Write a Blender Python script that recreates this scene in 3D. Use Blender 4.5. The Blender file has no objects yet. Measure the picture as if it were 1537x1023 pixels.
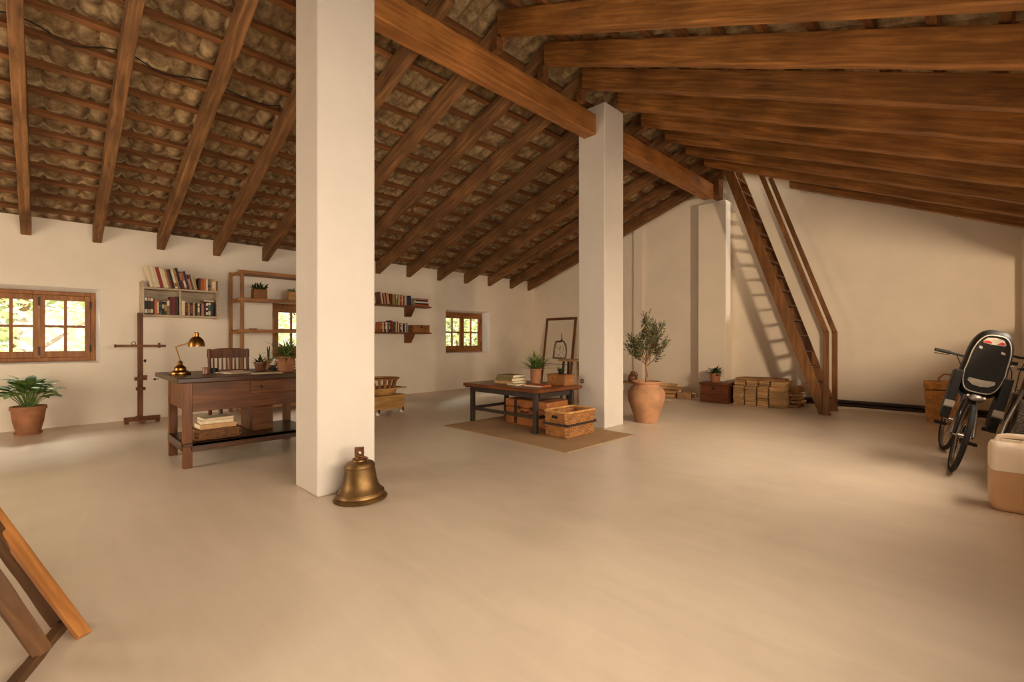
import bpy, bmesh, math, random
from mathutils import Vector, Matrix, noise
random.seed(11)
SC = bpy.context.scene
COL = SC.collection
PI = math.pi
V = Vector

# ------------------------------------------------------------------ helpers
class MB:
    """collects shapes and links them as ONE mesh object"""
    def __init__(s):
        s.v = []; s.f = []; s.m = []; s.slot = 0; s.T = None
    def add(s, vs, fs):
        b = len(s.v)
        for p in vs:
            p = V(p)
            s.v.append(s.T @ p if s.T else p)
        for f in fs:
            s.f.append([i + b for i in f]); s.m.append(s.slot)
        return s
    def box(s, x0, x1, y0, y1, z0, z1):
        vs = [(x, y, z) for z in (z0, z1) for y in (y0, y1) for x in (x0, x1)]
        return s.add(vs, [(0, 2, 3, 1), (4, 5, 7, 6), (0, 1, 5, 4), (2, 6, 7, 3), (0, 4, 6, 2), (1, 3, 7, 5)])
    def cbox(s, cx, cy, cz, sx, sy, sz):
        return s.box(cx - sx / 2, cx + sx / 2, cy - sy / 2, cy + sy / 2, cz - sz / 2, cz + sz / 2)
    def bar(s, p0, p1, w, t, up=(0, 0, 1), jit=0.0, seg=1):
        p0, p1 = V(p0), V(p1); d = (p1 - p0).normalized()
        side = d.cross(V(up))
        side = side.normalized() if side.length > 1e-6 else V((1, 0, 0))
        u = side.cross(d).normalized()
        vs = []; fs = []
        for i in range(seg + 1):
            c = p0.lerp(p1, i / seg)
            for (a, b) in ((-1, -1), (1, -1), (1, 1), (-1, 1)):
                j = V((random.uniform(-jit, jit), random.uniform(-jit, jit), random.uniform(-jit, jit))) if jit else V()
                vs.append(c + side * (a * w / 2) + u * (b * t / 2) + j)
        for i in range(seg):
            k = 4 * i
            for q in range(4):
                r = (q + 1) % 4
                fs.append((k + q, k + r, k + 4 + r, k + 4 + q))
        fs.append((3, 2, 1, 0)); k = 4 * seg; fs.append((k, k + 1, k + 2, k + 3))
        return s.add(vs, fs)
    def tube(s, pts, r, n=8, closed=False, caps=True):
        pts = [V(p) for p in pts]; N = len(pts)
        rs = r if isinstance(r, (list, tuple)) else [r] * N
        vs = []; fs = []; prev = None
        for i, p in enumerate(pts):
            if closed: d = pts[(i + 1) % N] - pts[i - 1]
            else: d = pts[min(i + 1, N - 1)] - pts[max(i - 1, 0)]
            d = d.normalized() if d.length > 1e-9 else V((0, 0, 1))
            if prev is None:
                a = V((0, 0, 1)) if abs(d.z) < .9 else V((1, 0, 0))
                u = d.cross(a).normalized()
            else:
                u = prev - d * prev.dot(d)
                u = u.normalized() if u.length > 1e-6 else d.orthogonal().normalized()
            prev = u; w = d.cross(u)
            for k in range(n):
                t = 2 * PI * k / n
                vs.append(p + (u * math.cos(t) + w * math.sin(t)) * rs[i])
        M = N if closed else N - 1
        for i in range(M):
            a = i * n; b = ((i + 1) % N) * n
            for k in range(n):
                q = (k + 1) % n
                fs.append((a + k, a + q, b + q, b + k))
        if caps and not closed:
            fs.append(tuple(range(n - 1, -1, -1))); fs.append(tuple((N - 1) * n + k for k in range(n)))
        return s.add(vs, fs)
    def lathe(s, prof, n=28, c=(0, 0, 0), wob=0.0):
        c = V(c); vs = []; fs = []
        for (r, z) in prof:
            for k in range(n):
                t = 2 * PI * k / n
                rr = r * (1 + wob * noise.noise(V((math.cos(t) * 1.3, math.sin(t) * 1.3, z * 6))))
                vs.append(c + V((rr * math.cos(t), rr * math.sin(t), z)))
        for i in range(len(prof) - 1):
            for k in range(n):
                q = (k + 1) % n
                fs.append((i * n + k, i * n + q, (i + 1) * n + q, (i + 1) * n + k))
        if prof[0][0] > 1e-5: fs.append(tuple(range(n - 1, -1, -1)))
        if prof[-1][0] > 1e-5: fs.append(tuple((len(prof) - 1) * n + k for k in range(n)))
        return s.add(vs, fs)
    def prism(s, poly, t, axis='y', o=0.0):
        """polygon (a,b) extruded by t from o along axis: y-> (a,o,b), x-> (o,a,b), z-> (a,b,o)"""
        n = len(poly)
        def P(a, b, d): return {'y': (a, d, b), 'x': (d, a, b), 'z': (a, b, d)}[axis]
        vs = [P(a, b, o) for a, b in poly] + [P(a, b, o + t) for a, b in poly]
        fs = [tuple(range(n)), tuple(range(2 * n - 1, n - 1, -1))]
        fs += [(i, i + n, (i + 1) % n + n, (i + 1) % n) for i in range(n)]
        return s.add(vs, fs)
    def ball(s, c, r, n=12, sc=(1, 1, 1)):
        prof = [(max(r * math.sin(PI * i / n), 0), -r * math.cos(PI * i / n)) for i in range(n + 1)]
        b = len(s.v); T = s.T
        s.T = (T or Matrix()) @ Matrix.Translation(V(c)) @ Matrix.Diagonal((*sc, 1))
        s.lathe([(max(a, 1e-4), z) for a, z in prof], n=n + 4); s.T = T
        return s
    def build(s, name, mats, parent=None, loc=None, rot=None, smooth=None, bevel=0.0, seg=2, recalc=True):
        me = bpy.data.meshes.new(name)
        me.from_pydata([tuple(p) for p in s.v], [], s.f)
        for m in (mats if isinstance(mats, (list, tuple)) else [mats]): me.materials.append(m)
        if any(s.m): me.polygons.foreach_set('material_index', s.m)
        if recalc:
            b = bmesh.new(); b.from_mesh(me); bmesh.ops.recalc_face_normals(b, faces=b.faces); b.to_mesh(me); b.free()
        if smooth is not None:
            me.polygons.foreach_set('use_smooth', [True] * len(me.polygons))
            me.set_sharp_from_angle(angle=math.radians(smooth))
        me.update()
        o = bpy.data.objects.new(name, me); COL.objects.link(o)
        if parent: o.parent = parent
        if loc is not None: o.location = loc
        if rot is not None: o.rotation_euler = rot
        if bevel > 0:
            md = o.modifiers.new('edge', 'BEVEL'); md.width = bevel; md.segments = seg; md.limit_method = 'ANGLE'; md.angle_limit = math.radians(50)
        return o

def thing(name, label, cat, loc=(0, 0, 0), rz=0.0, group=None, rot=None):
    o = bpy.data.objects.new(name, None); COL.objects.link(o)
    o.empty_display_size = .1
    o.location = loc; o.rotation_euler = rot or (0, 0, rz)
    return tag(o, label, cat, group)
def tag(o, label, cat, group=None, kind=None):
    o['label'] = label; o['category'] = cat
    if group: o['group'] = group
    if kind: o['kind'] = kind
    return o
def struct(o, label=None):
    o['kind'] = 'structure'
    if label: o['label'] = label
    return o
def dup(o, loc=None, rz=None, label=None, parent=None):
    c = o.copy(); COL.objects.link(c)
    if parent: c.parent = parent
    if loc is not None: c.location = loc
    if rz is not None: c.rotation_euler = (0, 0, rz)
    if label: c['label'] = label
    for ch in list(o.children): dup(ch, parent=c)
    return c
ORD = ['first', 'second', 'third', 'fourth', 'fifth', 'sixth', 'seventh', 'eighth', 'ninth', 'tenth', 'eleventh', 'twelfth',
       'thirteenth', 'fourteenth', 'fifteenth', 'sixteenth', 'seventeenth', 'eighteenth', 'nineteenth', 'twentieth',
       'twenty-first', 'twenty-second', 'twenty-third', 'twenty-fourth', 'twenty-fifth', 'twenty-sixth', 'twenty-seventh', 'twenty-eighth', 'twenty-ninth', 'thirtieth']

# ------------------------------------------------------------------ materials
def srgb(c):
    return tuple(((x / 12.92) if x <= .04045 else ((x + .055) / 1.055) ** 2.4) for x in (v / 255 for v in c)) + (1,)
def newmat(name):
    m = bpy.data.materials.new(name); m.use_nodes = True
    nt = m.node_tree; return m, nt, nt.nodes, nt.links, nt.nodes['Principled BSDF']
def ramp(N, stops):
    r = N.new('ShaderNodeValToRGB'); e = r.color_ramp.elements
    while len(e) < len(stops): e.new(.5)
    for k, (p, c) in zip(e, stops): k.position = p; k.color = c
    return r
def obj_noise(N, L, scale, detail=5, mapping=(1, 1, 1), coord='Object', rough=.55, dist=0):
    tc = N.new('ShaderNodeTexCoord'); mp = N.new('ShaderNodeMapping'); mp.inputs['Scale'].default_value = mapping
    L.new(tc.outputs[coord], mp.inputs['Vector'])
    n = N.new('ShaderNodeTexNoise'); n.inputs['Scale'].default_value = scale; n.inputs['Detail'].default_value = detail
    n.inputs['Roughness'].default_value = rough; n.inputs['Distortion'].default_value = dist
    L.new(mp.outputs[0], n.inputs['Vector']); return n, mp, tc
def bump(N, L, src, b, strength=.3, dist=.01):
    bp = N.new('ShaderNodeBump'); bp.inputs['Strength'].default_value = strength; bp.inputs['Distance'].default_value = dist
    L.new(src, bp.inputs['Height']); L.new(bp.outputs[0], b.inputs['Normal']); return bp
def rnd_val(N, L, src, amt):
    """per-object brightness variation"""
    oi = N.new('ShaderNodeObjectInfo'); mr = N.new('ShaderNodeMapRange')
    mr.inputs['To Min'].default_value = 1 - amt; mr.inputs['To Max'].default_value = 1 + amt
    L.new(oi.outputs['Random'], mr.inputs['Value'])
    hs = N.new('ShaderNodeHueSaturation'); L.new(mr.outputs[0], hs.inputs['Value']); L.new(src, hs.inputs['Color'])
    return hs.outputs[0]
def wood(name, c1, c2, axis='x', rough=.55, scale=1.0, var=.08, knots=.0, bmp=.25, stripe=14):
    m, nt, N, L, b = newmat(name)
    k = {'x': (1.0, stripe, stripe), 'y': (stripe, 1.0, stripe), 'z': (stripe, stripe, 1.0)}[axis]
    n, mp, tc = obj_noise(N, L, 2.2 * scale, 7, k, dist=.6)
    oi = N.new('ShaderNodeObjectInfo'); ad = N.new('ShaderNodeVectorMath'); ad.operation = 'MULTIPLY_ADD'
    ad.inputs[1].default_value = (37, 53, 71); L.new(oi.outputs['Random'], ad.inputs[0]); L.new(tc.outputs['Object'], ad.inputs[2])
    L.new(ad.outputs[0], mp.inputs['Vector'])
    r = ramp(N, [(.25, srgb(c2)), (.5, srgb([(a + d) / 2 for a, d in zip(c1, c2)])), (.72, srgb(c1))])
    L.new(n.outputs[0], r.inputs[0])
    n2 = N.new('ShaderNodeTexNoise'); n2.inputs['Scale'].default_value = 2.3; n2.inputs['Detail'].default_value = 4
    L.new(ad.outputs[0], n2.inputs['Vector'])
    mr = N.new('ShaderNodeMapRange'); mr.inputs[1].default_value = .3; mr.inputs[2].default_value = .7; mr.inputs[3].default_value = .66; mr.inputs[4].default_value = 1.16
    L.new(n2.outputs[0], mr.inputs[0])
    mx = N.new('ShaderNodeMix'); mx.data_type = 'RGBA'; mx.blend_type = 'MULTIPLY'; mx.inputs[0].default_value = 1
    L.new(r.outputs[0], mx.inputs[6]); L.new(mr.outputs[0], mx.inputs[7])
    out = mx.outputs[2]
    if knots > 0:
        vo = N.new('ShaderNodeTexVoronoi'); vo.inputs['Scale'].default_value = 3.2
        mp2 = N.new('ShaderNodeMapping'); mp2.inputs['Scale'].default_value = {'x': (.5, 2.2, 2.2), 'y': (2.2, .5, 2.2), 'z': (2.2, 2.2, .5)}[axis]
        L.new(ad.outputs[0], mp2.inputs[0]); L.new(mp2.outputs[0], vo.inputs['Vector'])
        kr = ramp(N, [(.05, (1 - knots, 1 - knots, 1 - knots, 1)), (.16, (1, 1, 1, 1))]); L.new(vo.outputs['Distance'], kr.inputs[0])
        m2 = N.new('ShaderNodeMix'); m2.data_type = 'RGBA'; m2.blend_type = 'MULTIPLY'; m2.inputs[0].default_value = 1
        L.new(out, m2.inputs[6]); L.new(kr.outputs[0], m2.inputs[7]); out = m2.outputs[2]
    L.new(rnd_val(N, L, out, var), b.inputs['Base Color'])
    b.inputs['Roughness'].default_value = rough; b.inputs['Specular IOR Level'].default_value = .32
    bump(N, L, n.outputs[0], b, bmp, .004)
    return m
def plain(name, c, rough=.6, metal=0.0, var=.0, nz=0.0, scale=8, bmp=0.0, spec=.5, coat=0.0):
    m, nt, N, L, b = newmat(name)
    b.inputs['Roughness'].default_value = rough; b.inputs['Metallic'].default_value = metal
    b.inputs['Specular IOR Level'].default_value = spec; b.inputs['Coat Weight'].default_value = coat
    if nz or var or bmp:
        n, mp, tc = obj_noise(N, L, scale, 5)
        lo = [max(0, x * (1 - nz)) for x in c]; hi = [min(255, x * (1 + nz)) for x in c]
        r = ramp(N, [(.3, srgb(lo)), (.7, srgb(hi))]); L.new(n.outputs[0], r.inputs[0])
        L.new(rnd_val(N, L, r.outputs[0], var) if var else r.outputs[0], b.inputs['Base Color'])
        if bmp: bump(N, L, n.outputs[0], b, bmp, .006)
    else:
        b.inputs['Base Color'].default_value = srgb(c)
    return m
def plaster(name, c):
    m, nt, N, L, b = newmat(name)
    n, mp, tc = obj_noise(N, L, 1.1, 6, rough=.6)
    r = ramp(N, [(.3, srgb([x * .955 for x in c])), (.62, srgb(c)), (.8, srgb([min(255, x * 1.02) for x in c]))])
    L.new(n.outputs[0], r.inputs[0]); L.new(r.outputs[0], b.inputs['Base Color'])
    n2, _, _ = obj_noise(N, L, 9, 6, rough=.65)
    bump(N, L, n2.outputs[0], b, .25, .012); b.inputs['Roughness'].default_value = .9
    b.inputs['Specular IOR Level'].default_value = .25
    return m
def floor_mat():
    m, nt, N, L, b = newmat('polished_cement')
    n, mp, tc = obj_noise(N, L, .55, 8, (1, 1, 1), rough=.62, dist=.4)
    r = ramp(N, [(.3, srgb((197, 178, 155))), (.5, srgb((212, 193, 169))), (.72, srgb((221, 203, 181)))])
    L.new(n.outputs[0], r.inputs[0])
    n2, _, _ = obj_noise(N, L, 2.2, 7, (.5, 3.0, 1), rough=.6, dist=.8)
    mr = N.new('ShaderNodeMapRange'); mr.inputs[1].default_value = .3; mr.inputs[2].default_value = .7; mr.inputs[3].default_value = .93; mr.inputs[4].default_value = 1.04
    L.new(n2.outputs[0], mr.inputs[0])
    mx = N.new('ShaderNodeMix'); mx.data_type = 'RGBA'; mx.blend_type = 'MULTIPLY'; mx.inputs[0].default_value = 1
    L.new(r.outputs[0], mx.inputs[6]); L.new(mr.outputs[0], mx.inputs[7]); L.new(mx.outputs[2], b.inputs['Base Color'])
    rr = N.new('ShaderNodeMapRange'); rr.inputs[1].default_value = .3; rr.inputs[2].default_value = .7; rr.inputs[3].default_value = .31; rr.inputs[4].default_value = .42
    L.new(n2.outputs[0], rr.inputs[0]); L.new(rr.outputs[0], b.inputs['Roughness'])
    b.inputs['Specular IOR Level'].default_value = .5
    n3, _, _ = obj_noise(N, L, 1.6, 2, (.6, 1.6, 1), rough=.4)
    bump(N, L, n3.outputs[0], b, .05, .02)
    return m
def tile_mat():
    m, nt, N, L, b = newmat('old_clay_tile')
    n, mp, tc = obj_noise(N, L, 8.5, 8, rough=.66, dist=.1)
    r = ramp(N, [(.28, srgb((88, 62, 36))), (.45, srgb((140, 110, 72))), (.6, srgb((176, 146, 102))), (.78, srgb((210, 184, 140)))])
    L.new(n.outputs[0], r.inputs[0])
    n2, _, _ = obj_noise(N, L, 1.3, 3)
    mr = N.new('ShaderNodeMapRange'); mr.inputs[1].default_value = .3; mr.inputs[2].default_value = .7; mr.inputs[3].default_value = .7; mr.inputs[4].default_value = 1.15
    L.new(n2.outputs[0], mr.inputs[0])
    mx = N.new('ShaderNodeMix'); mx.data_type = 'RGBA'; mx.blend_type = 'MULTIPLY'; mx.inputs[0].default_value = 1
    L.new(r.outputs[0], mx.inputs[6]); L.new(mr.outputs[0], mx.inputs[7]); L.new(mx.outputs[2], b.inputs['Base Color'])
    b.inputs['Roughness'].default_value = .85
    bump(N, L, n.outputs[0], b, .4, .02)
    return m
def leaf_mat(name, c1, c2, rough=.45):
    m, nt, N, L, b = newmat(name)
    n, mp, tc = obj_noise(N, L, 14, 3)
    r = ramp(N, [(.35, srgb(c2)), (.65, srgb(c1))]); L.new(n.outputs[0], r.inputs[0]); L.new(r.outputs[0], b.inputs['Base Color'])
    b.inputs['Roughness'].default_value = rough
    return m
def glass_mat():
    m, nt, N, L, b = newmat('window_glass'); out = N['Material Output']
    tr = N.new('ShaderNodeBsdfTransparent'); tr.inputs[0].default_value = (.97, .985, .96, 1)
    gl = N.new('ShaderNodeBsdfGlossy'); gl.inputs['Roughness'].default_value = .02
    fr = N.new('ShaderNodeFresnel'); fr.inputs[0].default_value = 1.3
    mx = N.new('ShaderNodeMixShader'); L.new(fr.outputs[0], mx.inputs[0]); L.new(tr.outputs[0], mx.inputs[1]); L.new(gl.outputs[0], mx.inputs[2])
    L.new(mx.outputs[0], out.inputs['Surface']); N.remove(b)
    return m
M = {}
M['wall'] = plaster('white_plaster', (240, 226, 204))
M['column'] = plaster('white_limewash', (215, 203, 188))
M['floor'] = floor_mat()
M['tile'] = tile_mat()
M['rafter'] = wood('rafter_wood', (186, 126, 64), (112, 70, 30), 'x', .6, .9, .08, .45)
M['rafter_l'] = wood('dusty_rafter_wood', (154, 108, 64), (92, 60, 32), 'x', .75, .9, .08, .45)
M['beam'] = wood('beam_wood', (188, 124, 64), (130, 80, 36), 'y', .55, .8, .03, .4)
M['batten'] = wood('batten_wood', (148, 96, 52), (96, 58, 28), 'y', .7, 1, .1)
M['winwood'] = wood('window_wood', (176, 116, 58), (128, 76, 32), 'z', .45, 1, .03)
M['desk'] = wood('desk_wood', (130, 76, 28), (74, 40, 11), 'y', .45, 1, .05, .2)
M['desktop'] = wood('desk_top_wood', (92, 56, 28), (50, 28, 12), 'y', .35, 1, .02, .2)
M['deskleg'] = wood('desk_leg_wood', (138, 82, 30), (80, 44, 13), 'z', .45, 1, .05)
M['chair'] = wood('chair_wood', (122, 70, 30), (70, 36, 12), 'z', .4, 1, .03)
M['shelf'] = wood('shelf_wood', (176, 122, 68), (128, 80, 38), 'z', .5, 1, .06)
M['shelfy'] = wood('shelf_board_wood', (176, 122, 68), (128, 80, 38), 'y', .5, 1, .06)
M['bracket'] = wood('bracket_shelf_wood', (138, 84, 42), (92, 52, 24), 'y', .5, 1, .05)
M['greyshelf'] = wood('pale_painted_wood', (206, 186, 158), (176, 152, 120), 'y', .6, 1, .03)
M['easel'] = wood('easel_wood', (138, 82, 38), (84, 48, 20), 'z', .5, 1, .05)
M['stairx'] = wood('stair_wood', (142, 94, 48), (96, 60, 28), 'z', .5, .8, .05, .35)
M['tread'] = wood('tread_wood', (120, 76, 42), (82, 48, 24), 'y', .55, 1, .08)
M['chest'] = wood('chest_wood', (116, 64, 36), (76, 38, 20), 'x', .45, 1, .03)
M['bundle'] = wood('pale_split_wood', (220, 182, 130), (164, 122, 78), 'x', .8, 1.4, .2)
M['bundled'] = wood('weathered_board', (176, 132, 84), (124, 86, 50), 'x', .8, 1.2, .05)
M['log'] = wood('firewood', (200, 158, 106), (146, 104, 62), 'x', .8, 1.4, .14)
M['table'] = wood('table_top_wood', (142, 80, 40), (88, 46, 22), 'x', .35, 1, .02, .2)
M['tableleg'] = plain('dark_painted_frame', (52, 40, 30), .5, 0, 0, .15, 10)
M['box'] = wood('box_wood', (176, 118, 62), (124, 76, 36), 'y', .55, 1, .05)
M['crate'] = wood('crate_wood', (206, 158, 92), (160, 112, 58), 'y', .55, 1, .06)
M['deck'] = wood('folding_frame_lit_wood', (190, 128, 70), (140, 86, 40), 'x', .5, 1, .02, .3)
M['deck_shaded'] = wood('folding_frame_shaded_wood', (112, 76, 44), (66, 42, 22), 'x', .5, 1, .02, .2)  # same wood as the lit rail, colour darkened for the rails in shade
M['framew'] = wood('picture_frame_wood', (134, 82, 44), (92, 52, 26), 'z', .45, 1, .02)
M['terra'] = plain('terracotta', (154, 100, 64), .75, 0, .04, .14, 7, .15)
M['urn'] = plain('pale_terracotta', (168, 122, 86), .8, 0, 0, .12, 6, .2)
M['soil'] = plain('potting_soil', (44, 32, 22), .95, 0, 0, .4, 40, .5)
M['leaf'] = leaf_mat('lily_leaf', (116, 142, 62), (60, 90, 32), .62)
M['leaf2'] = leaf_mat('grassy_leaf', (118, 138, 66), (62, 82, 36))
M['leafd'] = leaf_mat('dark_fern_leaf', (66, 88, 38), (30, 46, 18))
M['olive'] = leaf_mat('olive_leaf', (104, 104, 64), (56, 60, 32), .6)
M['bark'] = plain('olive_bark', (128, 96, 64), .85, 0, 0, .25, 20, .4)
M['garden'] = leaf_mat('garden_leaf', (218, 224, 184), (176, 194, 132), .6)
M['brass'] = plain('aged_brass', (140, 100, 52), .30, 1, 0, .12, 9)
M['bronze'] = plain('bell_bronze', (112, 86, 52), .48, .9, 0, .30, 7, .15)
M['iron'] = plain('rusty_iron', (112, 72, 46), .6, .7, 0, .25, 20, .2)
M['dark'] = plain('black_iron', (34, 28, 24), .5, .4)
M['hinge'] = plain('hinge_iron', (72, 58, 46), .5, .7)
M['pipe'] = plain('dark_brown_pipe', (48, 30, 22), .5, 0, 0, .15, 5)
M['page'] = plain('book_pages', (226, 206, 172), .85, 0, .05, .06, 60)
M['black'] = plain('black_plastic', (26, 24, 22), .5, 0, 0, .08, 12, 0, .3)
M['blackm'] = plain('matt_black_plastic', (34, 31, 28), .7, 0, 0, 0, 8, 0, .3)
M['tyre'] = plain('tyre_rubber', (34, 31, 29), .8)
M['tyreg'] = plain('dusty_tyre_rubber', (92, 82, 70), .85, 0, 0, .2, 30)
M['chrome'] = plain('scuffed_chrome', (190, 182, 172), .25, 1)
M['silver'] = plain('silver_paint', (168, 160, 150), .35, .6)
M['rim'] = plain('rim_alloy', (132, 122, 110), .35, .9)
M['grey'] = plain('grey_label', (150, 142, 130), .6)
M['white'] = plain('white_label', (214, 206, 194), .6)
M['label'] = plain('worn_label', (158, 148, 132), .6, 0, 0, .1, 30)
M['redp'] = plain('red_plastic', (150, 40, 30), .35)
M['navy'] = plain('dark_bike_paint', (38, 40, 58), .3, 0, 0, 0, 8, 0, .5, .4)
M['redb'] = plain('maroon_bike_paint', (98, 34, 30), .3, 0, 0, 0, 8, 0, .5, .4)
M['padding'] = plain('seat_padding', (52, 50, 62), .9)
M['wicker'] = plain('wicker', (166, 112, 60), .65, 0, .05, .16, 14, .2)
M['wicker2'] = plain('honey_wicker', (206, 150, 84), .65, 0, 0, .16, 14, .2)
M['traywick'] = plain('dark_wicker', (112, 74, 42), .7, 0, 0, .25, 30, .2)
M['reveal'] = plaster('bright_limewash', (246, 240, 230))
M['strap'] = plain('dark_leather', (52, 32, 22), .5)
M['leather'] = plain('tan_leather', (164, 98, 48), .45, 0, 0, .15, 6, .1)
M['paper'] = plain('drawing_paper', (226, 212, 188), .9, 0, 0, .02, 3)
M['ink'] = plain('pencil_grey', (120, 106, 90), .9, 0, 0, .2, 20)
M['ink2'] = plain('ink_dark', (58, 48, 40), .9)
M['rug'] = None
M['clay'] = plain('brown_glaze', (120, 74, 44), .35, 0, 0, .2, 12)
M['glass'] = glass_mat()
M['whitew'] = plain('whitewashed_wood', (222, 206, 182), .8, 0, 0, .06, 8)
def rug_mat():
    m, nt, N, L, b = newmat('woven_jute')
    tc = N.new('ShaderNodeTexCoord')
    w1 = N.new('ShaderNodeTexWave'); w1.inputs['Scale'].default_value = 26; w1.bands_direction = 'X'; w1.inputs['Distortion'].default_value = 1.2
    w2 = N.new('ShaderNodeTexWave'); w2.inputs['Scale'].default_value = 14; w2.bands_direction = 'Y'; w2.inputs['Distortion'].default_value = 1.5
    L.new(tc.outputs['Object'], w1.inputs[0]); L.new(tc.outputs['Object'], w2.inputs[0])
    mm = N.new('ShaderNodeMath'); mm.operation = 'MULTIPLY'; L.new(w1.outputs['Fac'], mm.inputs[0]); L.new(w2.outputs['Fac'], mm.inputs[1])
    r = ramp(N, [(0, srgb((150, 114, 74))), (.6, srgb((204, 166, 118)))]); L.new(mm.outputs[0], r.inputs[0])
    n, _, _ = obj_noise(N, L, 3, 5)
    mr = N.new('ShaderNodeMapRange'); mr.inputs[1].default_value = .3; mr.inputs[2].default_value = .7; mr.inputs[3].default_value = .85; mr.inputs[4].default_value = 1.1
    L.new(n.outputs[0], mr.inputs[0])
    mx = N.new('ShaderNodeMix'); mx.data_type = 'RGBA'; mx.blend_type = 'MULTIPLY'; mx.inputs[0].default_value = 1
    L.new(r.outputs[0], mx.inputs[6]); L.new(mr.outputs[0], mx.inputs[7]); L.new(mx.outputs[2], b.inputs['Base Color'])
    b.inputs['Roughness'].default_value = .95; bump(N, L, mm.outputs[0], b, .5, .006); return m
M['rug'] = rug_mat()
def jerry_mat():
    m, nt, N, L, b = newmat('milky_plastic')
    b.inputs['Base Color'].default_value = srgb((240, 222, 196)); b.inputs['Roughness'].default_value = .4
    b.inputs['Subsurface Weight'].default_value = .35; b.inputs['Subsurface Radius'].default_value = (.05, .03, .02); b.inputs['Subsurface Scale'].default_value = .4
    return m
M['jerry'] = jerry_mat()
M['liquid'] = plain('liquid_seen_through_plastic', (206, 162, 118), .38, 0, 0, .03, 4)

# ------------------------------------------------------------------ camera (pin-hole: 700 px focal length in a 1537 px wide frame)
F = 700.0; CH = 1.15
TH = math.atan2(696, 700)
cam = bpy.data.cameras.new('camera'); cam.sensor_width = 36; cam.lens = 36 * F / 1537; cam.clip_start = .02
cam.shift_y = -1.5 / 1537
co = bpy.data.objects.new('camera', cam); COL.objects.link(co)
co.location = (0, 0, CH); co.rotation_euler = (PI / 2, 0, TH); SC.camera = co

# ------------------------------------------------------------------ room measures (metres)
XL, XR, YB, YF = -8.6, .62, 9.5, -2.6
XRIDGE = -3.45
def zl(x): return 2.52 + .349 * (x + 8.5)       # underside of the left rafters
def zr(x): return 4.25 - .42 * (x + 3.42)       # underside of the right rafters
# ------------------------------------------------------------------ setting
struct(MB().box(-9.6, 1.2, -3.2, 10.2, -.12, 0).build('floor', M['floor']), 'worn polished cement floor of the attic')
WIN = [(-.630, .556), (2.79, 4.17), (6.50, 7.86)]; WZ0, WZ1 = .84, 1.85
b = MB()
def wl(y0, y1, z0, z1, top=False):
    b.prism([(XL, z0), (XL, 2.735 if top else z1), (-9.05, 2.58 if top else z1), (-9.05, z0)], y1 - y0, 'y', y0)
ys = [YF] + [v for w in WIN for v in w] + [YB]
for i in range(0, len(ys) - 1):
    if i % 2 == 0: wl(ys[i], ys[i + 1], 0, 0, True)
    else:
        wl(ys[i], ys[i + 1], 0, WZ0); wl(ys[i], ys[i + 1], WZ1, 0, True)
struct(b.build('wall_left', M['wall']), 'long white plastered wall with three small windows')
zt = .235
struct(MB().prism([(-9.05, -.1), (1.0, -.1), (1.0, zr(1.0) + zt), (XRIDGE, zr(XRIDGE) + zt), (XL, zl(XL) + zt), (-9.05, zl(-9.05) + zt)], .3, 'y', YB).build('wall_back', M['wall']), 'white plastered gable wall behind the steep stair')
# right wall: two unseen window openings, set by the shadows and sized to shape the daylight
b = MB(); RW = [(-2.3, 3.5, .5, 2.3), (3.95, 8.3, 1.42, 2.15)]
def wr(y0, y1, z0, z1): b.box(XR, XR + .3, y0, y1, z0, z1)
zt2 = zr(XR) + .21
wr(YF, RW[0][0], 0, zt2); wr(RW[0][1], RW[1][0], 0, zt2); wr(RW[1][1], YB, 0, zt2)
for y0, y1, z0, z1 in RW: wr(y0, y1, 0, z0); wr(y0, y1, z1, zt2)
struct(b.build('wall_right', M['wall']))
# front wall behind the photographer with an assumed balcony opening, narrowed to hold back sky light
b = MB()
b.prism([(-9.05, 0), (-6.2, 0), (-6.2, zl(-6.2) + zt), (-9.05, zl(-9.05) + zt)], .3, 'y', YF - .3)
b.prism([(-4.2, 0), (1.0, 0), (1.0, zr(1.0) + zt), (-2.0, zr(-2.0) + zt), (-2.0, 2.3), (-4.2, 2.3)], .3, 'y', YF - .3)
b.prism([(-6.2, 2.3), (-2.0, 2.3), (-2.0, zr(-2.0) + zt), (XRIDGE, zr(XRIDGE) + zt), (-6.2, zl(-6.2) + zt)], .3, 'y', YF - .3)
struct(b.build('wall_front', M['wall']))
struct(MB().box(-3.92, -3.38, 9.2, 9.5, 0, 3.83).build('trim_1', M['wall'], bevel=.012), 'white pilaster under the far end of the ridge beam')
struct(MB().box(-5.5, -5.27, 9.43, 9.5, 0, 3.80).build('trim_2', M['wall'], bevel=.01), 'narrow white pilaster strip on the gable wall')
struct(MB().box(.45, .62, 9.1, 9.5, 0, 2.52).build('trim_3', M['wall'], bevel=.012), 'white corner pier at the right end of the gable wall')
struct(MB().box(-2.3, .45, 9.385, 9.5, 0, .045).build('baseboard_back', M['whitew'], bevel=.006), 'thin pale skirting under the dark pipes')
for k, (z, nm) in enumerate(((.125, 'upper'), (.07, 'lower'))):
    o = MB().tube([(-1.6 + dx, 0, 0) for dx in (-.75, 0, .7, 1.4, 2.0)], .027, 12).build('heating_pipe', M['pipe'], loc=(0, 9.43, z), smooth=50)
    tag(o, f'{nm} dark brown pipe running along the foot of the gable wall', 'pipe', 'pipes along the gable wall')

# columns
for k, (y0, y1, lab) in enumerate(((1.41, 1.87, 'near square white column with the bronze bell at its foot'), (5.12, 5.57, 'far square white column behind the coffee table'))):
    o = MB().box(-.21, .21, 0, y1 - y0, 0, 4.235).build('column', M['column'], loc=(-3.61, y0, 0), bevel=.014, seg=3)
    tag(o, lab, 'column', 'white columns under the ridge beam', 'structure')

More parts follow.
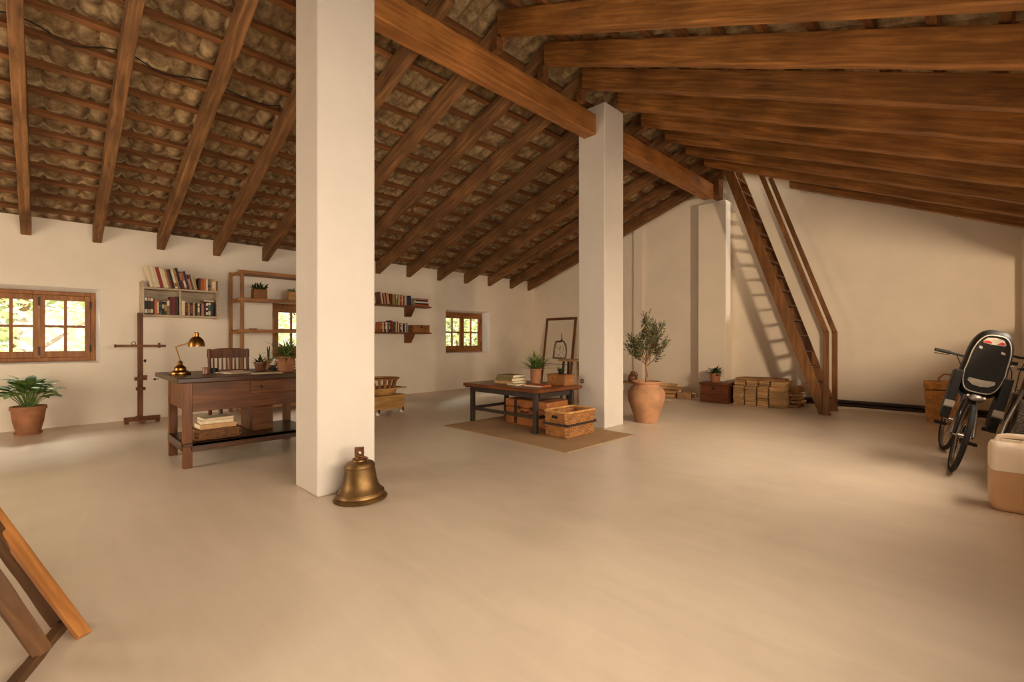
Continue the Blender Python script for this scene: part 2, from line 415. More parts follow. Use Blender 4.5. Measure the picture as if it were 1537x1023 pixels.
# ------------------------------------------------------------------ tiled roof slopes
def tiles(name, xs, zf, y0, y1, sgn, holes=()):
    """courses of wavy clay tiles; xs runs from the eave to the ridge"""
    B = MB(); ny = int((y1 - y0) / .022)
    for c in range(len(xs) - 1):
        xa, xb = xs[c], xs[c + 1]; off = random.uniform(-.03, .03); vs = []; fs = []; nx = 5
        for i in range(nx + 2):
            t = min(i, nx) / nx; x = xa + (xb - xa) * t
            for j in range(ny + 1):
                y = y0 + (y1 - y0) * j / ny
                ph = (y + off) / .172
                w = 1 - abs(math.sin(PI * ph)) ** .7                       # row of barrels seen from below
                jit = noise.noise(V((math.floor(ph) * 1.7, c * 3.1, 0))) * .018 + noise.noise(V((x * 7, y * 7, 3))) * .010 + noise.noise(V((x * 22, y * 22, 9))) * .002
                z = zf(x) + (.264 if sgn > 0 else .300) + w * .074 + .034 * (1 - t) + jit
                if i == nx + 1: z += .13
                vs.append((x, y, z))
        for i in range(nx + 1):
            for j in range(ny):
                if holes:
                    x = xa + (xb - xa) * (i + .5) / nx; y = y0 + (y1 - y0) * (j + .5) / ny
                    if any(h[0] < x < h[1] and h[2] < y < h[3] for h in holes): continue
                a = i * (ny + 1) + j
                fs.append((a, a + 1, a + ny + 2, a + ny + 1))
        B.add(vs, fs)
    return B.build(name, M['tile'], smooth=60, recalc=False)
BXL = [-8.4, -8.08, -7.78, -7.50, -7.21, -6.92, -6.63, -6.33, -6.0, -5.67, -5.37, -5.05, -4.74, -4.43, -4.12, -3.82]
BXR = [.46, .13, -.19, -.51, -.85, -1.19, -1.52, -1.85, -2.18, -2.51, -2.84, -3.17]
HOLE = (-3.2, -2.3, 8.43, 9.42)
cl = tiles('ceiling_left', [-9.15, -8.75] + BXL + [-3.42], zl, YF - .3, YB + .3, 1)
cr = tiles('ceiling_right', [1.45, 1.1, .78] + BXR + [-3.42], zr, YF - .3, YB + .3, -1, (HOLE,))  # eave runs on unseen past the wall to keep sun off the right windows
struct(cl, 'underside of the old clay tiles on the left roof slope')
struct(cr, 'underside of the old clay tiles on the right roof slope')
def batten(x, zf, y0, y1, d, par):
    B = MB(); n = 16
    B.bar((0, y0, 0), (0, y1, 0), .058, .046, jit=.004, seg=n)
    sl = math.atan2(zf(x + .1) - zf(x), .1)
    o = B.build('batten', M['batten'], par, loc=(x, 0, zf(x) + d + .0345), rot=(0, -sl, 0))
for x in BXL: batten(x, zl, YF, 9.48, .215, cl)
for x in BXR:
    if HOLE[0] - .05 < x < HOLE[1] + .05: batten(x, zr, YF, HOLE[2], .247, cr)
    else: batten(x, zr, YF, 9.48, .247, cr)
# upstand round the roof hatch over the stair
b = MB(); x0, x1, y0, y1 = HOLE
for (a0, a1, c0, c1) in ((x0 - .03, x0, y0 - .03, y1 + .03), (x1, x1 + .03, y0 - .03, y1 + .03), (x0, x1, y0 - .03, y0), (x0, x1, y1, y1 + .03)):
    vs = [(x, y, zr(x) + dz) for dz in (.23, .75) for y in (c0, c1) for x in (a0, a1)]
    b.add(vs, [(0, 2, 3, 1), (4, 5, 7, 6), (0, 1, 5, 4), (2, 6, 7, 3), (0, 4, 6, 2), (1, 3, 7, 5)])
struct(b.build('trim_4', M['whitew']), 'pale upstand of the open roof hatch over the stair')

# ------------------------------------------------------------------ rafters and ridge beam
def rafter(xa, za, xb, zb, y, w, d, label, group, mat='rafter'):
    a = math.atan2(zb - za, xb - xa); Ls = math.hypot(xb - xa, zb - za); n = 14
    B = MB(); vs = []; fs = []; dx, dz = d * math.sin(a), d * math.cos(a)
    for i in range(n + 1):
        s = Ls * i / n; e = .004 if 0 < i < n else 0
        r = lambda: random.uniform(-e, e) * 1.3
        for (sy, top) in ((-1, 0), (1, 0), (1, 1), (-1, 1)):
            vs.append((s + dx * top, sy * w / 2 + r(), dz * top + (r() if not top else 0)))
    for i in range(n):
        k = 4 * i
        for q in range(4): fs.append((k + q, k + (q + 1) % 4, k + 4 + (q + 1) % 4, k + 4 + q))
    fs += [(3, 2, 1, 0), (4 * n, 4 * n + 1, 4 * n + 2, 4 * n + 3)]
    o = B.add(vs, fs).build('rafter', M[mat], loc=(xa, y, za), rot=(0, -a, 0), bevel=.008)
    return tag(o, label, 'rafter', group)
LY = [-.152, .526, 1.235, 1.953, 2.67, 3.39, 4.07, 4.78, 5.50, 6.30, 7.07, 7.83, 8.60, 9.28]
note = {0: 'first left-slope rafter from the left edge, above the left window', 1: 'second left-slope rafter from the left, above the easel',
        2: 'third left-slope rafter from the left, above the wall bookcase', 3: 'fourth left-slope rafter from the left, above the open shelving',
        4: 'fifth left-slope rafter, ending just left of the near column', 5: 'left-slope rafter crossing high behind the near column',
        6: 'second left-slope rafter emerging right of the near column', 7: 'left-slope rafter whose foot shows just right of the near column',
        8: 'left-slope rafter running from above the bracket shelves to the far column', 9: 'left-slope rafter with its foot above the end of the bracket shelves',
        10: 'left-slope rafter with its foot above the small far window', 11: 'left-slope rafter with its foot just right of the small far window',
        12: 'second last left-slope rafter before the gable wall', 13: 'last left-slope rafter, close against the gable wall'}
for i, y in enumerate(LY):
    xe = -3.83 if i == 8 else XRIDGE - .004
    rafter(-8.595, zl(-8.595), xe, zl(xe), y, .098, .218, 'brown hewn ' + note[i], 'rafters of the left roof slope', 'rafter_l')
RY = [3.30, 4.02, 4.73, 5.45, 6.16, 6.90, 7.64, 8.37, 9.075]
for i, y in enumerate(RY):
    xs = -3.395 if i == 3 else -2.27 if i == 8 else XRIDGE + .004
    lab = 'broad brown right-slope rafter, ' + ('nearest one at the top of the frame' if i == 0 else
           'butting against the far column top' if i == 3 else 'last, cut short right of the hatch' if i == 8 else 'running beside the hatch over the stair' if i == 7 else
           ORD[i] + ' one down from the top')
    rafter(xs, zr(xs), XR - .005, zr(XR - .005), y, .10, .24, lab, 'rafters of the right roof slope')
for k, (y0, y1, lab) in enumerate(((1.872, 5.118, 'heavy brown ridge beam spanning between the two white columns'), (5.572, 9.0, 'heavy brown ridge beam from the far column to the gable wall'))):
    B = MB().bar((0, 0, 0), (0, y1 - y0, 0), .19, .27, jit=.004, seg=14)
    tag(B.build('ridge_beam', M['beam'], loc=(-3.625, y0, 3.975), bevel=.014, seg=3), lab, 'beam', 'ridge beams')
# short studs between ridge beam and the right rafters
for y in (3.30, 4.02, 4.73):
    o = MB().box(-.045, .045, -.045, .045, 0, .13).build('stud', M['batten'], loc=(-3.50, y, 4.112))
    tag(o, {3.30: 'short dark stud on the ridge beam under the nearest right rafter', 4.02: 'middle short dark stud standing on the near ridge beam', 4.73: 'short dark stud on the ridge beam closest to the far column'}[y], 'stud', 'studs on the ridge beam')
tag(MB().box(-.06, .06, -.1, .1, 0, .36).build('corbel', M['batten'], loc=(-3.5, 9.1, 3.84)), 'dark wooden corbel block where the ridge beam meets the gable wall', 'corbel')

# ------------------------------------------------------------------ windows: frame, two casements with four panes each, hinges
def window(n, yc, half, label, fw=.055, d=.28):
    Z0, Z1, H = WZ0 + .0005, WZ1 - .0005, half; X = XL - d; z0, z1 = Z0 + .022, Z1 - .042; half -= .032; fw = max(.05, fw - .03)
    B = MB()
    B.box(-.035, .035, -half, -half + fw, z0, z1).box(-.035, .035, half - fw, half, z0, z1)
    B.box(-.035, .035, -half + fw, half - fw, z1 - fw, z1).box(-.035, .035, -half + fw, half - fw, z0, z0 + fw)
    w = B.build('window_%d' % n, M['winwood'], loc=(X, yc, 0), bevel=.006); struct(w, label)
    yi = half - fw - .0005; za, zb = z0 + fw + .0005, z1 - fw - .0005
    for s in (-1, 1):
        y0, y1 = sorted((s * .0008, s * yi))
        st, mu = .058, .034; ym = (y0 + y1) / 2; zm = (za + zb) / 2
        B = MB()
        B.box(-.022, .03, y0, y0 + st, za, zb).box(-.022, .03, y1 - st, y1, za, zb)
        B.box(-.022, .03, y0 + st, y1 - st, za, za + .085).box(-.022, .03, y0 + st, y1 - st, zb - .07, zb)
        B.box(-.018, .024, ym - mu / 2, ym + mu / 2, za + .085, zb - .07)
        B.box(-.018, .022, y0 + st, y1 - st, zm - mu / 2, zm + mu / 2)
        c = B.build('casement', M['winwood'], w, bevel=.005)
        MB().box(-.002, .002, y0 + st, y1 - st, za + .085, zb - .07).build('glass', M['glass'], c)
        for zh in (za + .12, zb - .12):
            MB().tube([(.036, s * (half - .05), zh - .05), (.036, s * (half - .05), zh + .05)], .009, 8).build('hinge', M['hinge'], w, smooth=50)
    for zh in (za + .09, zb - .09):
        MB().box(.026, .034, -.012, .012, zh - .06, zh + .06).build('latch', M['hinge'], w)
    # splayed plaster reveal between the frame and the wall face
    B = MB(); a, c = .036, d + .0005
    for (p, q) in ((-H, -half), (H, half)):
        B.add([(-.04, p, Z0), (c, p, Z0), (a - .04, q, z0), (-.04, p, Z1), (c, p, Z1), (a - .04, q, z1)], [(0, 1, 2), (3, 5, 4), (1, 4, 5, 2), (0, 3, 4, 1), (0, 2, 5, 3)])
    for (p, q) in ((Z0, z0), (Z1, z1)):
        B.add([(-.04, -H, p), (c, -H, p), (a - .04, -half, q), (-.04, H, p), (c, H, p), (a - .04, half, q)], [(0, 1, 2), (3, 5, 4), (1, 4, 5, 2), (0, 3, 4, 1), (0, 2, 5, 3)])
    B.build('reveal', M['reveal'], w)
    return w
window(1, -.037, .5925, 'wide wooden casement window above the lily plant', .075)
window(2, 3.48, .6895, 'wooden window half hidden behind the open shelving and near column', .12)
window(3, 7.18, .6795, 'small wooden casement window between bracket shelves and far corner', .095)
def plainwin(n, y0, y1, z0, z1):
    B = MB(); fw = .06; X0, X1 = XR + .2, XR + .26
    B.box(X0, X1, y0, y0 + fw, z0, z1).box(X0, X1, y1 - fw, y1, z0, z1).box(X0, X1, y0 + fw, y1 - fw, z0, z0 + fw).box(X0, X1, y0 + fw, y1 - fw, z1 - fw, z1)
    w = B.build('window_%d' % n, M['winwood']); struct(w)
plainwin(4, *RW[0]); plainwin(5, *RW[1])

# ------------------------------------------------------------------ garden trees outside the windows
def leaf_cloud(B, c, rad, n, size):
    for _ in range(n):
        while True:
            p = V((random.uniform(-1, 1), random.uniform(-1, 1), random.uniform(-1, 1)))
            if p.length < 1: break
        p = V(c) + V((p.x * rad[0], p.y * rad[1], p.z * rad[2]))
        s = size * random.uniform(.6, 1.3)
        R = Matrix.Rotation(random.uniform(0, 6.28), 3, 'Z') @ Matrix.Rotation(random.uniform(-1.1, 1.1), 3, 'X') @ Matrix.Rotation(random.uniform(-1, 1), 3, 'Y')
        q = [R @ V(v) * s for v in ((-1, 0, 0), (-.1, -.45, .1), (1, 0, -.12), (-.1, .45, .1))]
        B.add([p + v for v in q], [(0, 1, 2), (0, 2, 3)])
def garden_tree(y, x, lab, n):
    t = thing('garden_tree', lab, 'tree', (x, y, -2.5), group='trees in the garden outside')
    B = MB().tube([(0, 0, 0), (.05, .1, 2.0), (-.05, -.1, 3.6), (.1, .1, 5)], [.13, .1, .08, .03], 8)
    for k in range(9):
        z0 = 2.4 + .32 * k; a = k * 2.4
        B.tube([(0, 0, z0), (.55 * math.cos(a), .75 * math.sin(a), z0 + .5), (.9 * math.cos(a), 1.3 * math.sin(a), z0 + .8)], [.04, .025, .01], 6)
    B.build('trunk', M['bark'], t, smooth=50)
    L = MB(); leaf_cloud(L, (0, 0, 4.0), (1.1, 1.6, 1.9), n, .105)
    o = L.build('foliage', M['garden'], t, recalc=False)
garden_tree(-.2, -11.2, 'pale green leafy tree outside the wide left window', 2500)
garden_tree(4.6, -11.4, 'pale green leafy tree outside the window behind the shelving', 2100)
garden_tree(9.4, -11.6, 'pale green leafy tree outside the small far window', 2500)

# thin cable drooping from rafter to rafter under the tiles
pts = []
RYL = [-.86] + LY[:4]
for a, c in zip(RYL[:-1], RYL[1:]):
    for i in range(10):
        t = i / 10; y = a + (c - a) * t
        pts.append((-5.54, y, zl(-5.54) + .236 - .075 * math.sin(PI * t) ** 2 * (1 + .3 * math.sin(y * 11))))
tag(MB().tube(pts, .006, 6).build('cable', M['dark'], smooth=60), 'thin dark cable drooping under the tiles at the upper left', 'cable')
# ------------------------------------------------------------------ plants and pots
def blade(B, base, az, length, width, el0, droop, seg=7, fold=.25, wig=0.0, peak=.45):
    """one leaf: a folded strip along a drooping curve"""
    p = V(base); el = el0; vs = []; fs = []; st = length / seg
    for i in range(seg + 1):
        t = i / seg
        wdt = width * (math.sin(PI * min(1, t / (2 * peak)) / 1) if t < peak else math.cos(PI / 2 * ((t - peak) / (1 - peak)) ** 1.3)) if t < 1 else 0
        wdt = max(wdt, width * .10 if t < .9 else .0005)
        d = V((math.cos(az) * math.cos(el), math.sin(az) * math.cos(el), math.sin(el)))
        s = V((-math.sin(az), math.cos(az), 0)); u = s.cross(d)
        vs += [p - s * wdt / 2 + u * wdt * fold * -1 * -.5, p.copy(), p + s * wdt / 2 + u * wdt * fold * .5]
        p = p + d * st; el -= droop / seg * (0.5 + t); az += random.uniform(-wig, wig)
    for i in range(seg):
        k = 3 * i
        fs += [(k, k + 1, k + 4, k + 3), (k + 1, k + 2, k + 5, k + 4)]
    B.add(vs, fs)
def pot_profile(rt, rb, h, rim=.012, rimh=.04):
    t = .012
    return [(rb, 0), (rb * 1.0 + (rt - rb) * .55, h * .45), (rt - rim, h - rimh), (rt, h - rimh + .002), (rt, h - .004), (rt - .004, h), (rt - t, h), (rt - t - .004, h - rimh), (.001, h - rimh - .005)]
def potted(name, label, cat, loc, rt, rb, h, leaves, potmat='terra', leafmat='leaf', saucer=False, group=None, bulge=None):
    t = thing(name, label, cat, loc, random.uniform(0, 6), group)
    z0 = .012 if saucer else 0
    prof = bulge or pot_profile(rt, rb, h, .012 if rt > .08 else .005, .045 if rt > .12 else .02)
    MB().lathe([(r, z + z0) for r, z in prof], 32).build('pot', M[potmat], t, smooth=40)
    if saucer:
        MB().lathe([(rb * .98, 0), (rb * 1.12, .002), (rb * 1.22, .03), (rb * 1.17, .03), (rb * 1.05, .011), (.001, .011)], 30).build('saucer', M[potmat], t, smooth=40)
    MB().lathe([(rt - .014, h - .03 + z0), (.001, h - .02 + z0)], 18).build('soil', M['soil'], t, smooth=60)
    B = MB(); leaves(B, h - .025 + z0); B.build('foliage', M[leafmat], t, smooth=80, recalc=False)
    return t
def lily(n, L, W):
    def f(B, z):
        for i in range(n):
            a = i * 2.4 + random.uniform(-.3, .3); k = i / n
            e = 1.52 - .72 * k + random.uniform(-.12, .12); l = L * (1.0 - .15 * k) * random.uniform(.8, 1.1)
            r = .012 + .04 * k
            b0 = V((r * math.cos(a), r * math.sin(a), z))
            sl = l * .52; d = V((math.cos(a) * math.cos(e), math.sin(a) * math.cos(e), math.sin(e)))
            b1 = b0 + d * sl
            B.tube([b0, b0.lerp(b1, .5) + V((0, 0, .008)), b1], [.0035, .003, .0022], 5)
            blade(B, b1, a, l * .50, W * random.uniform(.75, 1.1), e - .30, 1.7 + .3 * k, 8, .3, .04)
    return f
def grassy(n, L, W, e0=1.5, e1=.35, droop=1.3):
    def f(B, z):
        for i in range(n):
            a = i * 2.4 + random.uniform(-.3, .3); k = (i / n)
            blade(B, (random.uniform(-.03, .03), random.uniform(-.03, .03), z), a, L * random.uniform(.7, 1.1), W, e0 + (e1 - e0) * k ** .8 + random.uniform(-.1, .1), droop * random.uniform(.6, 1.2), 6, .3, .05, .35)
    return f
potted('potted_lily', 'bushy green lily plant in a terracotta pot under the left window', 'potted plant', (-8.20, -.125, 0), .165, .105, .335, lily(64, .46, .10), saucer=True)

# ------------------------------------------------------------------ easel standing close to the left wall
t = thing('studio_easel', 'dark wooden studio easel like a tall cross by the left wall', 'easel', (-8.25, .955, 0), 0)
MB().cbox(0, 0, .78, .035, .062, 1.50).build('mast', M['easel'], t, bevel=.004)
MB().cbox(0, -.012, 1.40, .03, .04, .20).build('mast_extension', M['easel'], t, bevel=.003)
b = MB().bar((.03, -.275, 1.07), (.03, .285, 1.065), .03, .034).cbox(.03, -.27, 1.07, .03, .02, .045); o = b.build('crossbar', M['easel'], t, bevel=.003)
MB().tube([(.03, -.075 + .022 * math.cos(a), 1.105 + .022 * math.sin(a)) for a in [i * PI / 6 for i in range(12)]], .004, 6, closed=True).build('ring', M['dark'], t, smooth=60)
MB().cbox(.052, .205, 1.075, .012, .028, .075).build('clamp', M['easel'], t, bevel=.003)
MB().cbox(.045, 0, .615, .07, .135, .045).cbox(.06, .03, .645, .05, .08, .03).build('canvas_tray', M['easel'], t, bevel=.004)
MB().cbox(.045, 0, .475, .05, .105, .04).build('lower_block', M['easel'], t, bevel=.004)
MB().ball((.045, .048, .86), .014, 8, (1, 1, 1.6)).tube([(0, .03, .86), (.045, .048, .86)], .006, 6).build('knob', M['dark'], t, smooth=60)
MB().bar((-.24, 0, .045), (.27, 0, .045), .05, .05).build('foot_beam', M['easel'], t, bevel=.005)
MB().bar((.03, -.18, .06), (.03, .22, .06), .045, .06).cbox(.03, -.15, .016, .05, .05, .03).cbox(.03, .19, .016, .05, .05, .03).build('foot_beam', M['easel'], t, bevel=.005)

# ------------------------------------------------------------------ books
PAL = {'cream': (226, 206, 170), 'ivory': (216, 194, 156), 'red': (142, 44, 26), 'tan': (178, 128, 76), 'brown': (112, 66, 38), 'black': (34, 26, 24), 'darkred': (92, 26, 20),
       'olive': (128, 112, 66), 'navy': (44, 46, 60), 'pink': (178, 120, 98), 'rust': (170, 86, 44), 'orange': (198, 106, 44), 'palegreen': (176, 178, 142), 'darkbrown': (66, 38, 24),
       'grey': (108, 98, 82), 'sand': (194, 150, 98), 'green': (72, 92, 70), 'white': (222, 212, 196), 'maroon': (104, 40, 36), 'blue': (70, 88, 108), 'lime': (140, 140, 60)}
NICE = {'darkred': 'dark red', 'palegreen': 'pale green', 'darkbrown': 'dark brown', 'navy': 'dark blue', 'lime': 'yellow-green', 'sand': 'sand-coloured', 'rust': 'rust-coloured'}
for k, c in PAL.items(): M['bk_' + k] = plain('book_cloth_' + k, c, .6, 0, .06, .05, 30)
def book_mesh(w, h, d, band=None):
    """upright book, spine towards +x, thickness along y; slot 0 cover, 1 pages, 2 band"""
    B = MB(); c = min(.003, w * .18)
    B.box(-d, 0, 0, c, 0, h).box(-d, 0, w - c, w, 0, h).box(-c * 1.3, 0.002, 0, w, 0, h)
    B.slot = 1; B.box(-d + .006, -c * 1.3, c, w - c, .004, h - .005)
    if band:
        B.slot = 2
        for (a, e) in band: B.box(.0021, .0032, w * .06, w * .94, h * a, h * e)
    return B
def shelf_row(rows, x, y, z, group, where, depth=.17, start=0):
    """books side by side along +y; rows: (thickness, height, colour, lean degrees, bands, band colour)"""
    for i, r in enumerate(rows):
        w, h, c = r[:3]; lean = r[3] if len(r) > 3 else 0; bands = r[4] if len(r) > 4 else None; bc = r[5] if len(r) > 5 else 'tan'
        o = book_mesh(w, h, depth * random.uniform(.85, 1.0), bands).build('book', [M['bk_' + c], M['page'], M['bk_' + bc]], loc=(x, y, z), bevel=.0015, seg=1)
        a = math.radians(lean); o.rotation_euler = (a, 0, 0)      # +: top leans towards -y
        if lean < 0: pass
        step = w / math.cos(a) if lean else w
        y += step + .0012
        if lean > 0: o.location.z += .0005
        tag(o, f"{NICE.get(c, c)} book, {ORD[i + start]} from the left {where}", 'book', group)
    return y
def wall_bookcase():
    t = thing('wall_bookcase', 'pale two-tier bookcase hung on the left wall above the easel', 'bookcase', (XL, .985, 0), 0)
    x1 = .25
    MB().box(.001, x1, 0, .028, 1.475, 1.99).build('side_panel', M['greyshelf'], t, bevel=.003)
    MB().box(.001, x1, .915, .943, 1.475, 1.915).build('side_panel', M['greyshelf'], t, bevel=.003)
    MB().box(.001, x1, .028, .915, 1.88, 1.905).build('shelf_board', M['greyshelf'], t, bevel=.003)
    MB().box(.001, x1, .028, .915, 1.49, 1.515).build('shelf_board', M['greyshelf'], t, bevel=.003)
    MB().box(.001, x1 - .02, .440, .462, 1.515, 1.88).build('divider', M['greyshelf'], t, bevel=.002)
    MB().box(.001, .010, .028, .915, 1.515, 1.88).build('back_panel', M['greyshelf'], t)
wall_bookcase()
BX = XL + .235
two = [(.28, .62), (.75, .92)]
top = [(.030, .305, 'cream', 13), (.026, .305, 'ivory', 13), (.026, .30, 'cream', 13), (.028, .30, 'ivory', 13), (.042, .295, 'red', 13), (.028, .29, 'cream', 13), (.022, .285, 'ivory', 13),
       (.022, .285, 'tan', 13), (.024, .28, 'brown', 13), (.028, .28, 'black', 13), (.028, .28, 'cream', 13, [(.1, .3)], 'rust'), (.028, .29, 'olive', 13, two, 'tan'), (.030, .31, 'black', 13), (.024, .26, 'maroon', 13, [(.5, .9)], 'pink'),
       (.028, .25, 'rust', 13, [(.1, .5)], 'cream'), (.030, .27, 'navy', 13), (.028, .23, 'pink', 13, [(.7, .95)], 'black'), (.024, .23, 'brown', 13), (.018, .20, 'palegreen', 13), (.022, .20, 'tan', 13)]
ye = shelf_row(top, BX, 1.082, 1.9065, 'books on top of the wall bookcase', 'on top of the wall bookcase')
top2 = [(.028, .185, 'darkbrown', 0), (.040, .185, 'rust', 0), (.028, .18, 'orange', 0), (.024, .178, 'cream', 0), (.034, .178, 'grey', 0, [(.3, .5)], 'black'), (.018, .175, 'tan', 0), (.036, .178, 'sand', 0, [(.2, .8)], 'cream'), (.016, .178, 'ivory', 0), (.022, .16, 'brown', 0)]
shelf_row(top2, BX, ye + .006, 1.9055, 'books on top of the wall bookcase', 'on top of the wall bookcase', start=20)
low1 = [(.032, .245, 'black', 0, [(.8, .97), (.08, .3)], 'white'), (.032, .243, 'black', 0, [(.8, .97), (.08, .3)], 'sand'), (.032, .24, 'darkbrown', 0, [(.8, .97), (.1, .32)], 'white'), (.014, .225, 'darkred', 0), (.026, .205, 'orange', 0), (.022, .205, 'rust', 0, [(.1, .9)], 'cream'),
        (.034, .19, 'green', 0, two, 'black'), (.028, .188, 'black', 0, [(.5, .8)], 'palegreen'), (.026, .186, 'darkbrown', 0, [(.3, .8)], 'tan'), (.034, .225, 'olive', 0, [(.6, .9)], 'cream'), (.034, .265, 'darkred', 0), (.034, .265, 'maroon', 0), (.030, .275, 'darkbrown', 0)]
shelf_row(low1, BX, 1.016, 1.5155, 'books on the left half of the lower tier', 'in the left half of the bookcase lower tier', .16)
low2 = [(.042, .22, 'cream', 0), (.034, .185, 'darkbrown', 0, two, 'brown'), (.024, .185, 'tan', 0), (.038, .195, 'black', 0, [(.2, .8)], 'brown'), (.022, .20, 'sand', 0), (.034, .19, 'black', 0), (.026, .20, 'olive', 0, two, 'cream'), (.022, .185, 'black', 0),
        (.028, .185, 'pink', 0), (.026, .19, 'darkred', 0), (.028, .21, 'black', 0, [(.1, .3), (.45, .6), (.75, .95)], 'white'), (.034, .215, 'green', 0, [(.1, .35), (.8, .95)], 'cream'), (.034, .22, 'navy', 0)]
shelf_row(low2, BX, 1.452, 1.5155, 'books on the right half of the lower tier', 'in the right half of the bookcase lower tier', .16)
def flat_book(name, label, loc, L, W, H, c, rz, group=None, parts=True, pm='page'):
    """closed book lying flat: cover with a page block inside"""
    t = thing(name, label, 'book', loc, rz, group); k = .004
    MB().box(-L / 2, L / 2, -W / 2, W / 2, 0, k).box(-L / 2, L / 2, -W / 2, W / 2, H - k, H).box(-L / 2, L / 2, -W / 2, -W / 2 + k, k, H - k).build('cover', M['bk_' + c], t, bevel=.0012, seg=1)
    MB().box(-L / 2 + .005, L / 2 - .005, -W / 2 + k, W / 2 - .006, k, H - k).build('pages', M[pm], t)
    return t
flat_book('book', 'brown book lying flat on the upright books of the lower tier', (XL + .13, 1.80, 1.7375), .16, .15, .026, 'tan', .1)
flat_book('book', 'dark red book lying flat above the small green and black books', (XL + .12, 1.265, 1.7065), .14, .10, .018, 'darkred', 0)

# ------------------------------------------------------------------ open shelving unit in front of the middle window
t = thing('open_shelving', 'tall open wooden shelving unit standing against the left wall', 'shelving', (-8.5, 2.13, 0), 0)
Wd, Ln = .44, 1.55
for (x, y) in ((0, 0), (Wd, .045), (0, Ln), (Wd, Ln)):
    MB().box(x - .024, x + .024, y - .024, y + .024, 0, 2.235).build('post', M['shelf'], t, bevel=.004)
for z in (2.20, 1.775, 1.285, .085):
    MB().box(-.02, Wd + .022, .03, Ln - .026, z, z + .028).box(Wd + .0245, Wd + .04, -.02, Ln + .03, z - .02, z + .03).build('shelf_board', M['shelfy'], t, bevel=.003)
for z in (2.195, 1.765, 1.275):
    MB().bar((.025, -.002, z), (Wd - .025, .04, z), .022, .05).build('side_rail', M['shelf'], t, bevel=.003)
def box_planter(label, x, y, z, sx, sy, h, n, L, lm, pm='box'):
    t = thing('planter_box', label, 'planter', (x, y, z), 0)
    MB().box(-sx / 2, sx / 2, -sy / 2, sy / 2, 0, h - .012).box(-sx / 2, -sx / 2 + .01, -sy / 2, sy / 2, h - .012, h).box(sx / 2 - .01, sx / 2, -sy / 2, sy / 2, h - .012, h).box(-sx / 2 + .01, sx / 2 - .01, -sy / 2, -sy / 2 + .01, h - .012, h).box(-sx / 2 + .01, sx / 2 - .01, sy / 2 - .01, sy / 2, h - .012, h).build('box', M[pm], t, bevel=.003)
    MB().box(-sx / 2 + .01, sx / 2 - .01, -sy / 2 + .01, sy / 2 - .01, h - .02, h - .008).build('soil', M['soil'], t)
    B = MB()
    for i in range(n):
        blade(B, (random.uniform(-.4, .4) * sx, random.uniform(-.42, .42) * sy, h - .015), random.uniform(0, 6.3), L * random.uniform(.6, 1.1), .028, random.uniform(.5, 1.5), 1.2, 5, .3)
    B.build('foliage', M[lm], t, smooth=80, recalc=False)
box_planter('wooden planter box of dark leafy plants on the open shelving', -8.20, 2.46, 1.8035, .15, .20, .16, 60, .15, 'leafd')
box_planter('wooden planter box with a pale sprout, beside the column edge', -8.20, 2.98, 1.8035, .14, .17, .155, 24, .10, 'leaf2', 'crate')
o = MB().lathe([(.045, 0), (.06, .012), (.062, .02), (.05, .014), (.001, .01)], 20).build('saucer', M['clay'], loc=(-8.15, 2.36, 1.3135), smooth=40)
tag(o, 'small dark saucer on the middle board of the open shelving', 'saucer')

# ------------------------------------------------------------------ work desk
DX0, DX1, DY0, DY1 = -5.72, -4.985, .885, 2.02
t = thing('work_desk', 'dark wooden work desk with deep apron and low shelf beside the near column', 'desk', (-5.0, .9, 0), 0)
def L_(x, y): return (x + 5.0, y - .9)
for (x, y) in ((-5.03, .915), (-5.69, .915), (-5.03, 2.0), (-5.69, 2.0)):
    a, c = L_(x, y); MB().box(a - .035, a + .035, c - .035, c + .035, 0, .765).build('leg', M['deskleg'], t, bevel=.005)
MB().box(*(v for p in ((-.05, -.012), ) for v in p), .05, 1.07, .50, .762).build('apron', M['desk'], t, bevel=.004)
MB().box(-.705, -.675, .05, 1.07, .54, .762).build('apron', M['desk'], t, bevel=.004)
MB().box(-.655, -.065, -.012, .02, .52, .762).build('side_panel', M['desk'], t, bevel=.004)
MB().box(-.655, -.065, 1.09, 1.12, .52, .762).build('side_panel', M['desk'], t, bevel=.004)
f = MB().box(-.0115, .004, .52, 1.05, .63, .752).build('drawer', M['desk'], t, bevel=.004)
MB().ball((.018, .62, .69), .013, 10).tube([(.004, .62, .69), (.014, .62, .69)], .006, 8).build('knob', M['hinge'], f, smooth=60)
MB().box(-1.12, .045, -.07, 1.22, .766, .81).build('tabletop', M['desktop'], t, bevel=.006)
MB().box(-.69, .03, -.02, 1.12, .195, .225).box(.0, .03, .04, 1.06, .15, .225).box(-.69, -.03, -.028, -.002, .15, .225).build('lower_shelf', M['desktop'], t, bevel=.004)
MB().box(-.60, -.22, .60, .80, .226, .50).build('pedestal', M['desk'], t, bevel=.004)
MB().ball((-1.02, -.085, .745), .012, 8).tube([(-1.02, -.05, .745), (-1.02, -.085, .745)], .005, 6).build('end_knob', M['dark'], t, smooth=60)
